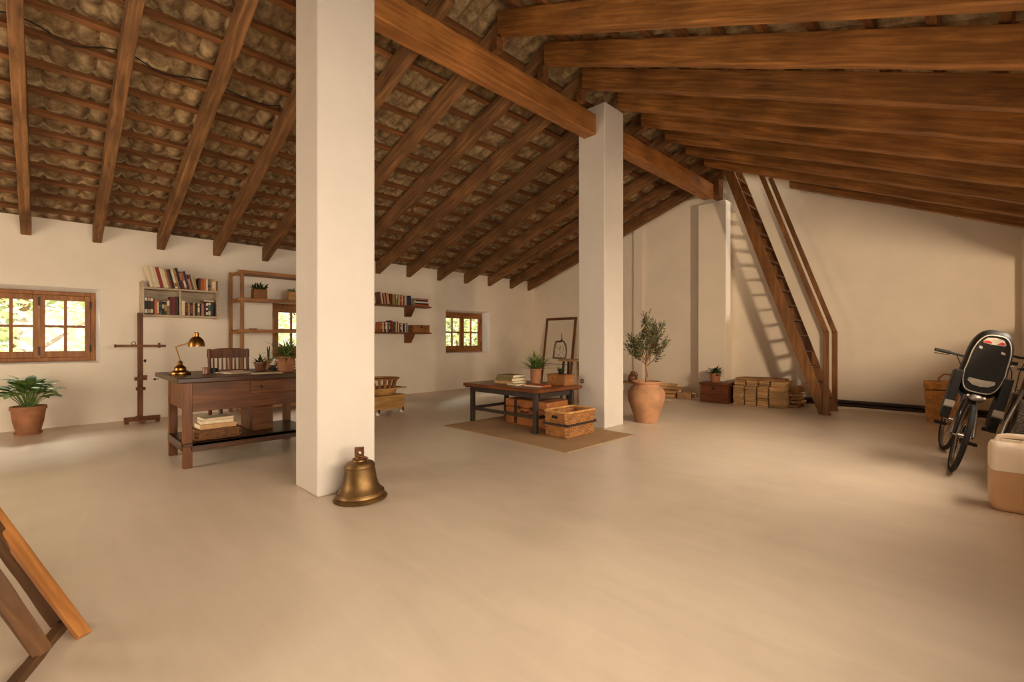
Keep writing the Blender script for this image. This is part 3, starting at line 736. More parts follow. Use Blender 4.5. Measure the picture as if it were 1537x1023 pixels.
# brass lamp
DT = .811
t = thing('desk_lamp', 'brass desk lamp with a domed shade at the left end of the desk', 'lamp', (-5.57, .955, DT), .0); t.scale = (.88, .88, 1)
MB().lathe([(.100, 0), (.103, .008), (.10, .022), (.075, .034), (.06, .042), (.056, .06), (.058, .066), (.05, .074), (.03, .088), (.024, .1), (.022, .125), (.014, .135), (.001, .136)], 36).build('base', M['brass'], t, smooth=35)
arm = [(0, 0, .13), (-.012, -.012, .18), (-.03, -.03, .25), (-.035, -.034, .265), (-.025, -.02, .278), (.02, .04, .298), (.065, .085, .325), (.085, .105, .34)]
MB().tube(arm, .006, 10).ball((-.035, -.034, .265), .009, 8).build('arm', M['brass'], t, smooth=60)
sc = V((.10, .135, .275))
sh = MB().lathe([(.082, 0), (.080, .03), (.068, .062), (.048, .085), (.03, .095), (.026, .099), (.026, .135), (.022, .140), (.001, .141)], 36, sc).build('lamp_shade', M['brass'], t, smooth=35)
MB().lathe([(.0775, .0015), (.076, .03), (.064, .060), (.044, .082), (.001, .088)], 28, sc).build('shade_lining', M['white'], sh, smooth=40)
MB().ball(sc + V((0, 0, .045)), .026, 10).build('bulb', M['white'], t, smooth=60)
# small cups by the lamp
o = MB().lathe([(.026, 0), (.03, .004), (.031, .062), (.029, .066), (.026, .062), (.025, .01), (.001, .008)], 22).build('cup', M['clay'], loc=(-5.42, 1.14, DT), smooth=35)
tag(o, 'small brown glazed cup beside the brass lamp', 'cup')
o = MB().lathe([(.028, 0), (.034, .004), (.036, .045), (.033, .048), (.03, .04), (.001, .008)], 22).build('ink_pot', M['dark'], loc=(-5.60, 1.25, DT), smooth=35)
tag(o, 'dark ink pot behind the small brown cup on the desk', 'pot')
# open book and papers
t = thing('open_book', 'open book lying in the middle of the desk top', 'book', (-5.42, 1.38, DT), .3)
for s in (-1, 1):
    B = MB(); n = 6
    pr = [(s * .15 * i / n, .004 + .014 * math.sin(PI * min(1, (i / n) * .9 + .1)) * (1 - i / n * .5)) for i in range(n + 1)]
    B.prism([(a, c) for a, c in pr] + [(s * .15, .002), (0, .002)], .22, 'y', -.11)
    B.build('page_block', M['page'], t, smooth=40)
MB().box(-.155, .155, -.115, .115, 0, .002).build('cover', M['bk_brown'], t)
o = MB().box(-.10, .10, -.14, .14, 0, .004).build('paper_pad', M['page'], loc=(-5.16, 1.62, DT), rot=(0, 0, -.2)); tag(o, 'pad of cream paper near the desk front edge', 'paper')
flat_book('book', 'thin brown notebook lying behind the brown cup on the desk', (-5.78, 1.42, DT), .20, .26, .014, 'brown', .2)
# pots on the desk
potted('potted_fern', 'grassy green plant in a terracotta pot at the right of the desk', 'potted plant', (-5.30, 1.86, DT), .098, .072, .165, grassy(110, .29, .017, 1.5, .1, 1.5), 'terra', 'leaf2')
potted('potted_succulent', 'small spreading plant in a low clay pot on the desk', 'potted plant', (-5.62, 1.70, DT), .065, .045, .10, grassy(30, .13, .022, 1.2, .0, .6), 'clay', 'leafd')
t = thing('pencil_jar', 'pale clay jar with dark brushes standing beside the low pot', 'jar', (-5.86, 1.86, DT))
MB().lathe([(.04, 0), (.046, .01), (.05, .06), (.042, .1), (.046, .115), (.042, .115), (.036, .095), (.001, .02)], 22).build('jar', M['urn'], t, smooth=40)
for (a, c, h) in ((.01, .005, .27), (-.012, .008, .25), (.004, -.014, .26), (.015, -.01, .22)):
    MB().tube([(a * .3, c * .3, .03), (a, c, h - .04)], .004, 6).tube([(a, c, h - .045), (a * 1.1, c * 1.1, h)], [.007, .003], 6).build('brush', M['dark'], t, smooth=60)
for i, (c, L, W, H, rz) in enumerate((('black', .24, .30, .02, .05), ('navy', .22, .28, .028, -.06), ('cream', .21, .27, .022, .1), ('white', .2, .25, .02, -.03))):
    flat_book('book', ['flat black book, lowest of the stack behind the terracotta pot', 'dark blue book, second from bottom in the stack behind the terracotta pot', 'cream book, third from bottom in the stack behind the terracotta pot', 'white book, topmost of the stack behind the terracotta pot'][i],
              (-5.72, 2.0, DT + sum((.02, .028, .022, .02)[:i]) + .0005 * i), L, W, H, c, rz, 'books stacked at the desk right end')
# on the lower shelf
for i, (c, L, W, H, rz) in enumerate((('sand', .30, .22, .045, 1.62), ('cream', .27, .20, .03, 1.5), ('ivory', .25, .2, .024, 1.66))):
    flat_book('book', ['thick sand-coloured book on the woven tray under the desk', 'cream book, middle of the stack on the woven tray', 'ivory book, topmost of the stack on the woven tray'][i],
              (-5.17, 1.165, .321 + sum((.045, .03, .024)[:i]) + .0005 * i), L, W, H, c, rz, 'books stacked under the desk')
def woven(B, path, z0, z1, pitch, r, amp, n):
    """strands of wicker woven in and out round a closed path of points"""
    rows = int((z1 - z0) / pitch)
    N = len(path)
    for k in range(rows):
        pts = []
        for i, (x, y, nx_, ny_, fl) in enumerate(path):
            s = amp * (1 if (i + k) % 2 else -1); zz = z0 + pitch * (k + .5); q = fl * (zz - z0)
            pts.append((x + nx_ * (s + q), y + ny_ * (s + q), zz))
        B.tube(pts, r, 5, closed=True)
def rect_path(sx, sy, step, flare=0.0, rad=.02):
    P = []; hx, hy = sx / 2, sy / 2
    def line(a, c, nx_, ny_):
        n = max(2, int(math.hypot(c[0] - a[0], c[1] - a[1]) / step)); n += n % 2
        for i in range(n): P.append((a[0] + (c[0] - a[0]) * (i + .5) / n, a[1] + (c[1] - a[1]) * (i + .5) / n, nx_, ny_, flare))
    line((-hx, -hy), (hx, -hy), 0, -1); line((hx, -hy), (hx, hy), 1, 0); line((hx, hy), (-hx, hy), 0, 1); line((-hx, hy), (-hx, -hy), -1, 0)
    return P
t = thing('woven_tray', 'low dark woven basket tray on the desk lower shelf', 'basket', (-5.17, 1.165, .2265), 0)
B = MB(); woven(B, rect_path(.28, .36, .04), .004, .094, .018, .011, .007, 0); B.build('weave', M['traywick'], t, smooth=60)
MB().box(-.13, .13, -.17, .17, .0, .008).build('bottom', M['traywick'], t); MB().box(-.13, .13, -.17, .17, .08, .0925).build('lid', M['traywick'], t)

# ------------------------------------------------------------------ chair behind the desk, turned to the desk
t = thing('spindle_chair', 'brown wooden spindle-back chair behind the work desk', 'chair', (-6.45, 1.66, 0), 0)
for s in (-1, 1):
    MB().tube([(-.24, s * .215, 0), (-.21, s * .212, .42), (-.23, s * .21, .6), (-.27, s * .212, 1.04)], [.019, .022, .02, .02], 10).build('leg', M['chair'], t, smooth=50)
    MB().tube([(.21, s * .2, 0), (.19, s * .195, .2), (.18, s * .19, .44)], [.016, .022, .02], 10).build('leg', M['chair'], t, smooth=50)
    MB().tube([(-.215, s * .212, .2), (.195, s * .197, .18)], .012, 8).build('stretcher', M['chair'], t, smooth=50)
MB().prism([(-.22, -.22), (.22, -.215), (.225, .215), (-.22, .22)], .034, 'z', .432).build('seat', M['chair'], t, bevel=.01, seg=3)
MB().prism([(-.235, .93), (-.2, .925), (.2, .925), (.235, .93), (.235, 1.02), (.12, 1.045), (0, 1.05), (-.12, 1.045), (-.235, 1.02)], .026, 'x', -.28).build('top_rail', M['chair'], t, bevel=.005)
MB().box(-.25, -.226, -.19, .19, .58, .62).build('lower_rail', M['chair'], t, bevel=.004)
for i in range(8):
    y = -.165 + .047 * i
    MB().tube([(-.238, y, .61), (-.255, y, .78), (-.268, y, .94)], [.008, .011, .008], 8).build('spindle', M['chair'], t, smooth=50)
# ------------------------------------------------------------------ bracket shelves right of the near column
def bracket_shelf(label, z):
    t = thing('bracket_shelf', label, 'shelf', (XL, 4.0, z), 0, 'bracket shelves')
    MB().box(.001, .25, 0, 1.93, -.03, 0).build('board', M['bracket'], t, bevel=.003)
    for y in (.35, 1.44):
        MB().prism([(.001, -.03), (.20, -.03), (.19, -.06), (.07, -.20), (.05, -.225), (.001, -.225)], .15 if y > 1 else .05, 'y', y - .04).build('bracket', M['bracket'], t, bevel=.003)
bracket_shelf('upper brown bracket shelf of books right of the near column', 1.868)
bracket_shelf('lower brown bracket shelf of books right of the near column', 1.310)
r1 = [(.03, .235, 'brown', 9), (.024, .235, 'cream', 9), (.03, .215, 'darkred', 9), (.034, .22, 'pink', 9), (.026, .225, 'black', 9), (.05, .225, 'sand', 9), (.028, .215, 'maroon', 0), (.03, .215, 'darkbrown', 0), (.028, .205, 'olive', 0, two, 'tan'),
      (.024, .205, 'lime', 0), (.026, .21, 'brown', 0), (.03, .21, 'lime', 0, [(.6, .9)], 'cream'), (.026, .21, 'darkbrown', 0), (.02, .2, 'cream', 0), (.03, .205, 'rust', 0), (.028, .205, 'brown', 0, two, 'tan'), (.02, .2, 'ivory', 0), (.026, .2, 'red', 0), (.03, .19, 'pink', 0), (.02, .19, 'cream', 0), (.024, .195, 'blue', 0), (.03, .2, 'black', 0), (.03, .2, 'navy', 0), (.026, .205, 'black', 0)]
y = 4.72
shelf_row(r1, XL + .235, y, 1.8690, 'books on the upper bracket shelf', 'visible on the upper bracket shelf', .17)
hs = (.036, .028, .032, .034, .03); zz = 1.869
for i, (c, h, W) in enumerate(zip(('rust', 'black', 'white', 'black', 'pink'), hs, (.36, .34, .34, .30, .33))):
    flat_book('book', f"{NICE.get(c, c)} book, {['lowest', 'second from the bottom', 'middle one', 'second from the top', 'topmost'][i]} of the flat stack ending the upper bracket shelf", (XL + .14, 5.695, zz), W, .19, h, c, random.uniform(-.04, .04) + PI / 2, 'flat books on the upper bracket shelf'); zz += h + .0008
r2 = [(.03, .2, 'rust', 0), (.03, .2, 'darkbrown', 0, two, 'tan'), (.022, .195, 'cream', 0), (.03, .2, 'brown', 0), (.026, .2, 'black', 0, two, 'cream'), (.022, .2, 'cream', 0), (.034, .2, 'green', 0), (.03, .205, 'black', 0, two, 'sand'), (.04, .235, 'darkred', 0), (.022, .22, 'red', 0), (.03, .21, 'darkbrown', 0), (.03, .21, 'green', 0), (.02, .21, 'cream', 0), (.03, .215, 'brown', 0),
      (.024, .2, 'ivory', 0), (.03, .185, 'maroon', 0), (.03, .185, 'darkred', 0, two, 'cream'), (.02, .185, 'white', 0), (.03, .18, 'black', 0), (.026, .18, 'blue', 0), (.022, .185, 'cream', 0), (.03, .185, 'brown', 0)]
shelf_row(r2, XL + .235, 4.70, 1.3110, 'books on the lower bracket shelf', 'visible on the lower bracket shelf', .17)
t = thing('wooden_box', 'plain wooden box at the right end of the lower bracket shelf', 'box', (XL + .125, 5.69, 1.311))
MB().box(-.10, .10, -.205, .205, 0, .135).build('body', M['box'], t, bevel=.003)
MB().box(-.105, .105, -.21, .21, .136, .155).build('lid', M['box'], t, bevel=.003); MB().box(.1005, .106, -.02, .02, .09, .15).build('clasp', M['hinge'], t)

# ------------------------------------------------------------------ crates half hidden behind the near column
t = thing('wheeled_crate', 'honey-coloured wooden crate on small wheels behind the near column', 'crate', (-6.62, 3.78, 0), .1)
pr = [(-.29, .05), (-.25, .05), (-.22, .075), (.17, .075), (.20, .05), (.25, .05), (.27, .085), (.285, .25), (.285, .275), (-.285, .275), (-.285, .25)]
MB().prism([(p[0], p[1]) for p in pr], .02, 'x', .16).build('side_panel', M['crate'], t, bevel=.003)
MB().prism([(p[0], p[1]) for p in pr], .02, 'x', -.18).build('side_panel', M['crate'], t, bevel=.003)
MB().box(-.16, .16, .262, .282, .09, .27).build('end_panel', M['crate'], t, bevel=.003); MB().box(-.16, .16, -.282, -.262, .09, .27).build('end_panel', M['crate'], t, bevel=.003)
MB().box(-.16, .16, -.26, .26, .09, .105).build('bottom', M['crate'], t)
MB().box(-.165, .185, -.29, .29, .2755, .29).build('lid', M['crate'], t, bevel=.003)
for (x, y) in ((.165, .225), (.165, -.22), (-.165, .225), (-.165, -.22)):
    w = MB(); w.tube([(x - .012, y, .03), (x + .012, y, .03)], .03, 16); w.build('wheel', M['white'], t, smooth=40)
    MB().box(x - .018, x + .018, y + .005, y + .03, .03, .09).build('caster_fork', M['dark'], t)
t = thing('slatted_basket', 'open slatted wooden basket standing on the wheeled crate', 'basket', (-6.62, 3.76, .2905), .1)
MB().lathe([(.16, 0), (.19, .012), (.225, .075), (.23, .10), (.215, .10), (.205, .07), (.15, .02), (.001, .015)], 26).build('bowl', M['crate'], t, smooth=40)
MB().box(-.24, .24, -.26, .30, .1005, .118).build('shelf_ledge', M['crate'], t, bevel=.003)
for i in range(16):
    a = 2 * PI * i / 16
    MB().bar((.19 * math.cos(a), .19 * math.sin(a), .119), (.235 * math.cos(a), .235 * math.sin(a), .245), .035, .008, (math.cos(a), math.sin(a), 0)).build('slat', M['box'], t)
MB().lathe([(.225, .245), (.262, .245), (.268, .27), (.225, .27), (.225, .245)], 28).build('rim', M['box'], t, smooth=40)

# ------------------------------------------------------------------ bronze bell at the foot of the near column
t = thing('bronze_bell', 'old bronze bell standing on the floor against the near column', 'bell', (-3.165, 1.625, 0), 0, rot=(0, math.radians(-2), math.radians(20)))
prof = [(.175, .002), (.186, .004), (.190, .014), (.182, .024), (.170, .034), (.166, .048), (.160, .058), (.142, .078), (.128, .105), (.118, .14), (.112, .18), (.108, .215), (.106, .232), (.108, .238), (.106, .246), (.096, .262), (.072, .272), (.05, .275), (.048, .284), (.001, .285)]
MB().lathe(prof, 48).build('bell_body', M['bronze'], t, smooth=30)
MB().tube([(.165 * math.cos(a), .165 * math.sin(a), .056) for a in [2 * PI * i / 40 for i in range(40)]], .004, 6, closed=True).build('moulding', M['bronze'], t, smooth=60)
B = MB(); n = 20
outer = [(-.030, .285), (.030, .285), (.031, .372), (.02, .374), (0, .366), (-.02, .368), (-.031, .366)]
# lug plate with two round holes: built as strips around the holes
def plate(B, x0, x1, z0, z1, holes, th):
    ring = 20; cuts = sorted(holes, key=lambda h: h[1]); zs = [z0] + [(cuts[i][1] + cuts[i + 1][1]) / 2 for i in range(len(cuts) - 1)] + [z1]
    for (cx, cz, r), za, zb in zip(cuts, zs[:-1], zs[1:]):
        for sx in (-1, 1):
            o_, i_ = [], []
            for k in range(ring):
                a = 2 * PI * (k + .5) / ring; dx, dz = math.cos(a), math.sin(a)
                s = min((x1 - cx) / abs(dx) if dx > 0 else (cx - x0) / abs(dx), (zb - cz) / dz if dz > 0 else (cz - za) / -dz)
                o_.append((cx + dx * s, sx * th / 2, cz + dz * s)); i_.append((cx + dx * r, sx * th / 2, cz + dz * r))
            B.add(o_ + i_, [(k, (k + 1) % ring, ring + (k + 1) % ring, ring + k) for k in range(ring)])
        f = [(cx + r * math.cos(2 * PI * (k + .5) / ring), y, cz + r * math.sin(2 * PI * (k + .5) / ring)) for y in (-th / 2, th / 2) for k in range(ring)]
        B.add(f, [(k, (k + 1) % ring, ring + (k + 1) % ring, ring + k) for k in range(ring)])
    B.add([(x, y, z) for y in (-th / 2, th / 2) for (x, z) in ((x0, z0), (x1, z0), (x1, z1), (x0, z1))], [(0, 1, 5, 4), (1, 2, 6, 5), (2, 3, 7, 6), (3, 0, 4, 7)])
plate(B, -.031, .031, .285, .372, [(.002, .300, .009), (.004, .332, .012)], .022)
o = B.build('lug', M['iron'], t, recalc=False); o.rotation_euler = (0, 0, .55)
MB().tube([(.0, -.02, .315), (.02, 0, .305), (.045, .02, .296), (.05, .028, .286)], .008, 8).tube([(-.05, -.02, .286), (-.03, 0, .29), (.05, .03, .288)], .007, 8).build('shackle', M['iron'], t, smooth=60)

# ------------------------------------------------------------------ rug, low table and what stands on and under it
t = MB().box(-1.055, 1.055, -.64, .64, 0, .009).build('rug', M['rug'], loc=(-3.995, 4.41, .0005), rot=(0, 0, -.012), bevel=.004)
tag(t, 'flat woven jute rug under the low table', 'rug')
t = thing('low_table', 'low wooden table with dark square legs on the jute rug', 'table', (-4.41, 4.58, .0105), 0)
for (x, y) in ((.615, -.355), (-.615, -.31), (-.615, .355), (.615, .355)):
    MB().cbox(x, y, .25, .055, .055, .50).build('leg', M['tableleg'], t, bevel=.004)
for y in (-.335, .355): MB().cbox(0, y, .462, 1.17, .03, .075).build('apron', M['tableleg'], t, bevel=.003)
for x in (-.615, .615): MB().cbox(x, .01, .462, .03, .6, .075).build('apron', M['tableleg'], t, bevel=.003)
for x in (-.615, .615): MB().cbox(x, .01, .19, .03, .62, .04).build('stretcher', M['tableleg'], t, bevel=.003)
MB().cbox(0, -.33, .19, 1.17, .03, .04).build('stretcher', M['tableleg'], t, bevel=.003)
MB().cbox(.03, .0, .524, 1.40, .88, .044).build('tabletop', M['table'], t, bevel=.006)
for (x, y) in ((.66, -.40), (-.62, -.40), (.66, .40)): MB().cbox(x, y, .492, .05, .05, .018).build('corner_block', M['tableleg'], t)
TT = .5572
for i, (c, L, W, H, rz) in enumerate((('sand', .35, .28, .038, .04), ('olive', .33, .26, .042, -.05), ('olive', .29, .23, .038, .06))):
    flat_book('book', ['sand-coloured book, lowest of the stack on the low table', 'olive book, middle of the stack on the low table', 'olive book, topmost of the stack on the low table'][i],
              (-4.55, 4.55, TT + sum((.038, .042, .038)[:i]) + .0005 * i), L, W, H, c, rz, 'books stacked on the low table')
flat_book('book', 'flat rust-coloured book nearest the table front edge', (-3.98, 4.46, TT), .20, .30, .022, 'rust', PI / 2 + .1)
flat_book('book', 'flat cream book lying beside the rust book at the table front', (-4.30, 4.40, TT), .15, .22, .02, 'ivory', PI / 2 - .15)
flat_book('book', 'small flat pink book at the left end of the low table', (-4.86, 4.80, TT), .14, .12, .018, 'pink', .2)
potted('potted_palm', 'spiky green plant in a tall terracotta pot on the low table', 'potted plant', (-4.22, 4.70, TT), .085, .062, .21, grassy(120, .30, .014, 1.5, .3, .9), 'terra', 'leaf2')
t = thing('slatted_box', 'wooden box with a small green plant on the low table', 'box', (-3.92, 4.86, TT), 0)
MB().box(-.15, .15, -.10, .10, 0, .125).build('body', M['box'], t, bevel=.004); MB().box(-.155, .155, -.105, .105, .1255, .14).build('lid', M['box'], t, bevel=.003)
t = thing('tiny_plant', 'tiny green plant in a dark pot on the wooden box', 'potted plant', (-3.93, 4.88, TT + .1405))
MB().lathe([(.025, 0), (.032, .01), (.036, .045), (.032, .045), (.001, .035)], 18).build('pot', M['dark'], t, smooth=40)
B = MB()
for i in range(40): blade(B, (random.uniform(-.02, .02), random.uniform(-.02, .02), .038), random.uniform(0, 6.3), random.uniform(.04, .085), .02, random.uniform(.1, 1.3), 1, 4)
B.build('foliage', M['leafd'], t, smooth=80, recalc=False)
# suitcase under the table
t = thing('leather_suitcase', 'old tan leather suitcase with dark straps under the low table', 'suitcase', (-4.50, 4.72, .0105), 0)
MB().box(-.10, .66, -.22, .24, 0, .235).build('body', M['leather'], t, bevel=.018, seg=3)
MB().box(-.105, .665, -.225, .245, .238, .345).build('lid', M['leather'], t, bevel=.018, seg=3)
for x in (.10, .46): MB().box(x - .022, x + .022, -.232, -.2265, .02, .34).box(x - .022, x + .022, -.232, .25, .3455, .350).build('strap', M['strap'], t)
MB().tube([(.22, -.228, .20), (.23, -.262, .19), (.33, -.262, .19), (.34, -.228, .20)], .009, 8).build('handle', M['strap'], t, smooth=60)
for x in (.17, .39): MB().box(x - .018, x + .018, -.2365, -.2262, .215, .265).build('latch', M['brass'], t)
# wicker basket in front right
t = thing('wicker_basket', 'open rectangular wicker basket with a dark leather band on the rug', 'basket', (-3.485, 4.50, .0105), 0)
B = MB(); woven(B, rect_path(.33, .52, .042, .06), .014, .295, .0205, .0118, .0085, 0)
for (x, y, nx_, ny_, fl) in rect_path(.33, .52, .042, .06): B.tube([(x, y, .005), (x + nx_ * fl * .29, y + ny_ * fl * .29, .30)], .006, 5)
B.build('weave', M['wicker'], t, smooth=60)
MB().box(-.16, .16, -.255, .255, .003, .012).build('bottom', M['wicker'], t)
MB().tube([(x * 1.0 + nx_ * .0185, y + ny_ * .0185, .30) for x, y, nx_, ny_, fl in rect_path(.33, .52, .026)], .014, 7, closed=True).build('rim', M['wicker2'], t, smooth=60)
B = MB()
for (x0, y0, x1, y1) in ((-.187, -.283, .187, -.283), (.187, -.283, .187, .283), (.187, .283, -.187, .283), (-.187, .283, -.187, -.283)): B.bar((x0, y0, .155), (x1, y1, .155), .006, .03)
B.build('leather_band', M['strap'], t)
MB().box(-.04, .04, -.292, -.286, .225, .258).build('handle_hole_shade', M['dark'], t, bevel=.01)  # solid dark block stands for the shade inside a handle hole

# ------------------------------------------------------------------ framed drawing leaning in the far corner
DZ_ = -.12; DX_ = .05
t = thing('framed_drawing', 'large framed drawing leaning against the gable wall behind the low table', 'picture', (-7.62, 9.21, 0.0), 0, rot=(math.radians(-8.5), 0, 0))
Wf, Hf, fw = 1.0, 1.75, .065
B = MB().box(-Wf / 2, -Wf / 2 + fw, 0, .03, 0, Hf).box(Wf / 2 - fw, Wf / 2, 0, .03, 0, Hf).box(-Wf / 2 + fw, Wf / 2 - fw, 0, .03, 0, fw).box(-Wf / 2 + fw, Wf / 2 - fw, 0, .03, Hf - fw, Hf)
B.build('frame', M['framew'], t, bevel=.005)
MB().box(-Wf / 2 + fw, Wf / 2 - fw, .014, .026, fw, Hf - fw).build('mat_board', M['paper'], t)
MB().box(-Wf / 2 + fw, Wf / 2 - fw, .009, .0139, .53, .545).build('mat_edge', M['ink'], t)
body = [(-.22, .79), (.22, .79), (.24, .98), (.20, 1.16), (.12, 1.26), (.06, 1.285), (-.14, 1.26), (-.19, 1.22), (-.22, 1.0)]
d = MB().prism([(a + DX_, c + DZ_) for a, c in body], .002, 'y', .0118).build('drawing', M['ink'], t)
ins = [(-.15, .84), (.18, .83), (.20, .98), (.15, 1.14), (.08, 1.23), (-.12, 1.21), (-.16, 1.05)]
MB().prism([(a + DX_, c + DZ_) for a, c in ins], .001, 'y', .0106).build('pale_patch', M['paper'], d)
B = MB()
def stroke(pts, r=.008): B.tube([(x + DX_, .0102, z + DZ_) for x, z in pts], r * .62, 5)
stroke([(-.10, 1.25), (-.02, 1.255), (.03, 1.30), (.02, 1.40), (0, 1.46)], .014); stroke([(.02, 1.255), (.035, 1.34)], .022); stroke([(-.18, 1.235), (.04, 1.255)], .016)
stroke([(.06, 1.28), (.16, 1.2), (.21, 1.05), (.22, .9), (.15, .83), (.0, .81), (-.12, .84)], .007)
stroke([(-.05, 1.18), (-.12, 1.08), (-.06, 1.02), (.02, 1.04), (.03, 1.12), (-.03, 1.16)], .006); stroke([(-.04, 1.09), (-.02, 1.07), (.0, 1.09)], .012)
stroke([(0, 1.03), (.03, .96), (-.02, .9), (-.08, .86)], .007); stroke([(.08, 1.16), (.12, 1.05), (.1, .95), (.16, .88)], .006); stroke([(-.14, 1.0), (-.1, .92), (.06, .85)], .006)
B.build('ink_lines', M['ink2'], d)
# small rustic stool behind the low table
t = thing('rustic_stool', 'small rustic wooden stool between the framed drawing and far column', 'stool', (-5.42, 7.1, 0), .2)
MB().box(-.26, .20, -.15, .15, .745, .785).build('seat', M['bundle'], t, bevel=.008)
for (x, y) in ((-.15, -.1), (.14, -.1), (-.15, .1), (.14, .1)):
    MB().tube([(x * 1.25, y * 1.35, 0), (x, y, .746)], [.03, .024], 8).build('leg', M['log'] if x > 0 else M['tableleg'], t, smooth=50)
MB().bar((.19, -.12, .5), (.20, -.12, .92), .04, .03).bar((.19, .12, .5), (.20, .12, .92), .04, .03).build('backrest', M['bracket'], t, bevel=.004)
# hook on the far column
o = MB().tube([(0, .028 * math.cos(a) - .03 * 0, .0) if False else (.022 * math.cos(a), -.012, .022 * math.sin(a)) for a in [2 * PI * i / 16 for i in range(16)]], .007, 7, closed=True).tube([(0, 0, .022), (0, -.012, .022)], .008, 8).build('wall_hook', M['brass'], loc=(-3.748, 5.119, .60), smooth=60)
tag(o, 'small brass ring hook on the left face of the far column', 'hook')
# ------------------------------------------------------------------ olive tree in a terracotta urn
t = thing('olive_tree', 'small olive tree in a big terracotta urn right of the far column', 'potted tree', (-3.29, 5.99, 0), .4)
prof = [(.150, 0), (.156, .012), (.158, .03), (.175, .09), (.215, .20), (.248, .31), (.256, .375), (.248, .43), (.220, .475), (.190, .50), (.178, .515), (.178, .53), (.196, .548), (.204, .558), (.200, .572), (.184, .574), (.172, .565), (.165, .53), (.001, .52)]
MB().lathe(prof, 48).build('urn', M['urn'], t, smooth=35)
MB().lathe([(.166, .535), (.001, .545)], 24).build('soil', M['soil'], t, smooth=60)
B = MB(); LF = MB(); random.seed(5)
def oleaf(p, d):
    s = random.uniform(.050, .074); a = d.normalized()
    q = a.orthogonal().normalized(); q = Matrix.Rotation(random.uniform(0, 6.28), 3, a) @ q
    w = a.cross(q) * s * .14
    LF.add([p, p + a * s * .45 + w + q * s * .05, p + a * s, p + a * s * .45 - w + q * s * .05], [(0, 1, 2, 3)])
def wander(p, d, l, n, j, lift):
    pts = [V(p)]; dd = V(d).normalized(); q = V(p)
    for i in range(n):
        dd = (dd + V((random.uniform(-j, j), random.uniform(-j, j), random.uniform(-j, j) + lift))).normalized()
        q = q + dd * (l / n); pts.append(q.copy())
    return pts
def leafy(pts, a0, step):
    """pairs of narrow leaves along a twig"""
    for i in range(len(pts) - 1):
        d = pts[i + 1] - pts[i]; m = max(1, int(d.length / step))
        for k in range(m):
            if (i + k / m) / (len(pts) - 1) < a0: continue
            p = pts[i].lerp(pts[i + 1], k / m); s0 = d.normalized().orthogonal().normalized()
            s0 = Matrix.Rotation(random.uniform(0, 6.28), 3, d.normalized()) @ s0
            for sg in (-1, 1):
                if random.random() < .88: oleaf(p, d.normalized() * .8 + s0 * sg * random.uniform(.5, 1.0))
    oleaf(pts[-1], pts[-1] - pts[-2])
trunk = [V((0, 0, .53)), V((.01, .005, .66)), V((-.004, .0, .78)), V((.0, .0, .90))]
B.tube(trunk, [.022, .017, .014, .011], 10)
NB = 15
for k in range(NB):
    a = k * 2.4; e = [.55, .8, 1.05, 1.25, .45, .95, 1.35, .7, 1.15, .6, 1.0, 1.42, .85, .5, .75][k]
    L0 = [.30, .42, .52, .62, .26, .46, .66, .36, .56, .32, .50, .64, .40, .34, .44][k]
    p0 = trunk[2].lerp(trunk[3], k / NB)
    main = wander(p0, (math.cos(a) * math.cos(e), math.sin(a) * math.cos(e), math.sin(e)), L0, 9, .12, .05)
    B.tube(main, [.006 * (1 - .8 * i / 9) for i in range(10)], 5)
    leafy(main, .45, .020)
    for i in range(2, 9):
        for _ in range(2 if i > 3 else 1):
            d = main[i] - main[i - 1]; s0 = V((random.uniform(-1, 1), random.uniform(-1, 1), random.uniform(-.3, .5))).normalized()
            tw = wander(main[i], d.normalized() * .8 + s0 * .75, random.uniform(.08, .17), 4, .12, .06)
            B.tube(tw, [.0025, .0022, .0018, .0014, .001], 4); leafy(tw, .15, .021)
B.build('trunk', M['bark'], t, smooth=60); LF.build('foliage', M['olive'], t, recalc=False)
random.seed(21)

# ------------------------------------------------------------------ along the gable wall
t = thing('low_bench', 'little whitewashed bench peeping out behind the far column', 'bench', (-5.42, 9.15, 0), 0)
MB().box(-.3, .27, -.14, .14, .20, .235).build('seat', M['bundled'], t, bevel=.004)
for x in (-.26, .22): MB().box(x, x + .03, -.12, .12, 0, .1995).build('leg', M['whitew'], t, bevel=.003)
t = thing('clay_jug', 'small brown clay jug on the whitewashed bench', 'jug', (-5.34, 9.13, .236), 0)
MB().lathe([(.06, 0), (.09, .03), (.105, .09), (.085, .15), (.05, .185), (.048, .21), (.058, .222), (.05, .222), (.04, .2), (.001, .18)], 26).build('body', M['clay'], t, smooth=40)
MB().tube([(.052, 0, .205), (.1, 0, .2), (.115, 0, .15), (.1, 0, .1)], .01, 7).build('handle', M['clay'], t, smooth=60)
logs = [(-4.55, 8.89, .036, .60, .066, .10, .02, 0), (-4.55, 9.04, .036, .62, .066, .10, -.02, 0), (-4.06, 8.90, .065, .26, .12, .12, .2, 0), (-4.55, 9.19, .036, .60, .066, .10, .0, 0), (-4.52, 8.93, .108, .58, .066, .11, .03, 0),
        (-4.56, 9.12, .108, .60, .066, .11, -.03, 0), (-4.08, 9.16, .048, .26, .09, .12, 0, 0), (-4.47, 8.96, .180, .60, .06, .11, .05, 0), (-4.52, 9.14, .180, .50, .06, .11, -.08, 0), (-4.48, 9.04, .243, .40, .05, .10, .12, 0)]
ll = ['lowest log at the left end of the low firewood heap', 'flat split log at the front of the low firewood heap', 'stubby pale log with a cut end at the heap front right', 'long split log at the back of the low firewood heap', 'thin split log lying on the left of the firewood heap',
      'split log lying across the middle of the firewood heap', 'thick log at the right back of the firewood heap', 'long thin log on top of the firewood heap', 'tilted split log at the upper right of the firewood heap', 'short pale slat crowning the firewood heap']
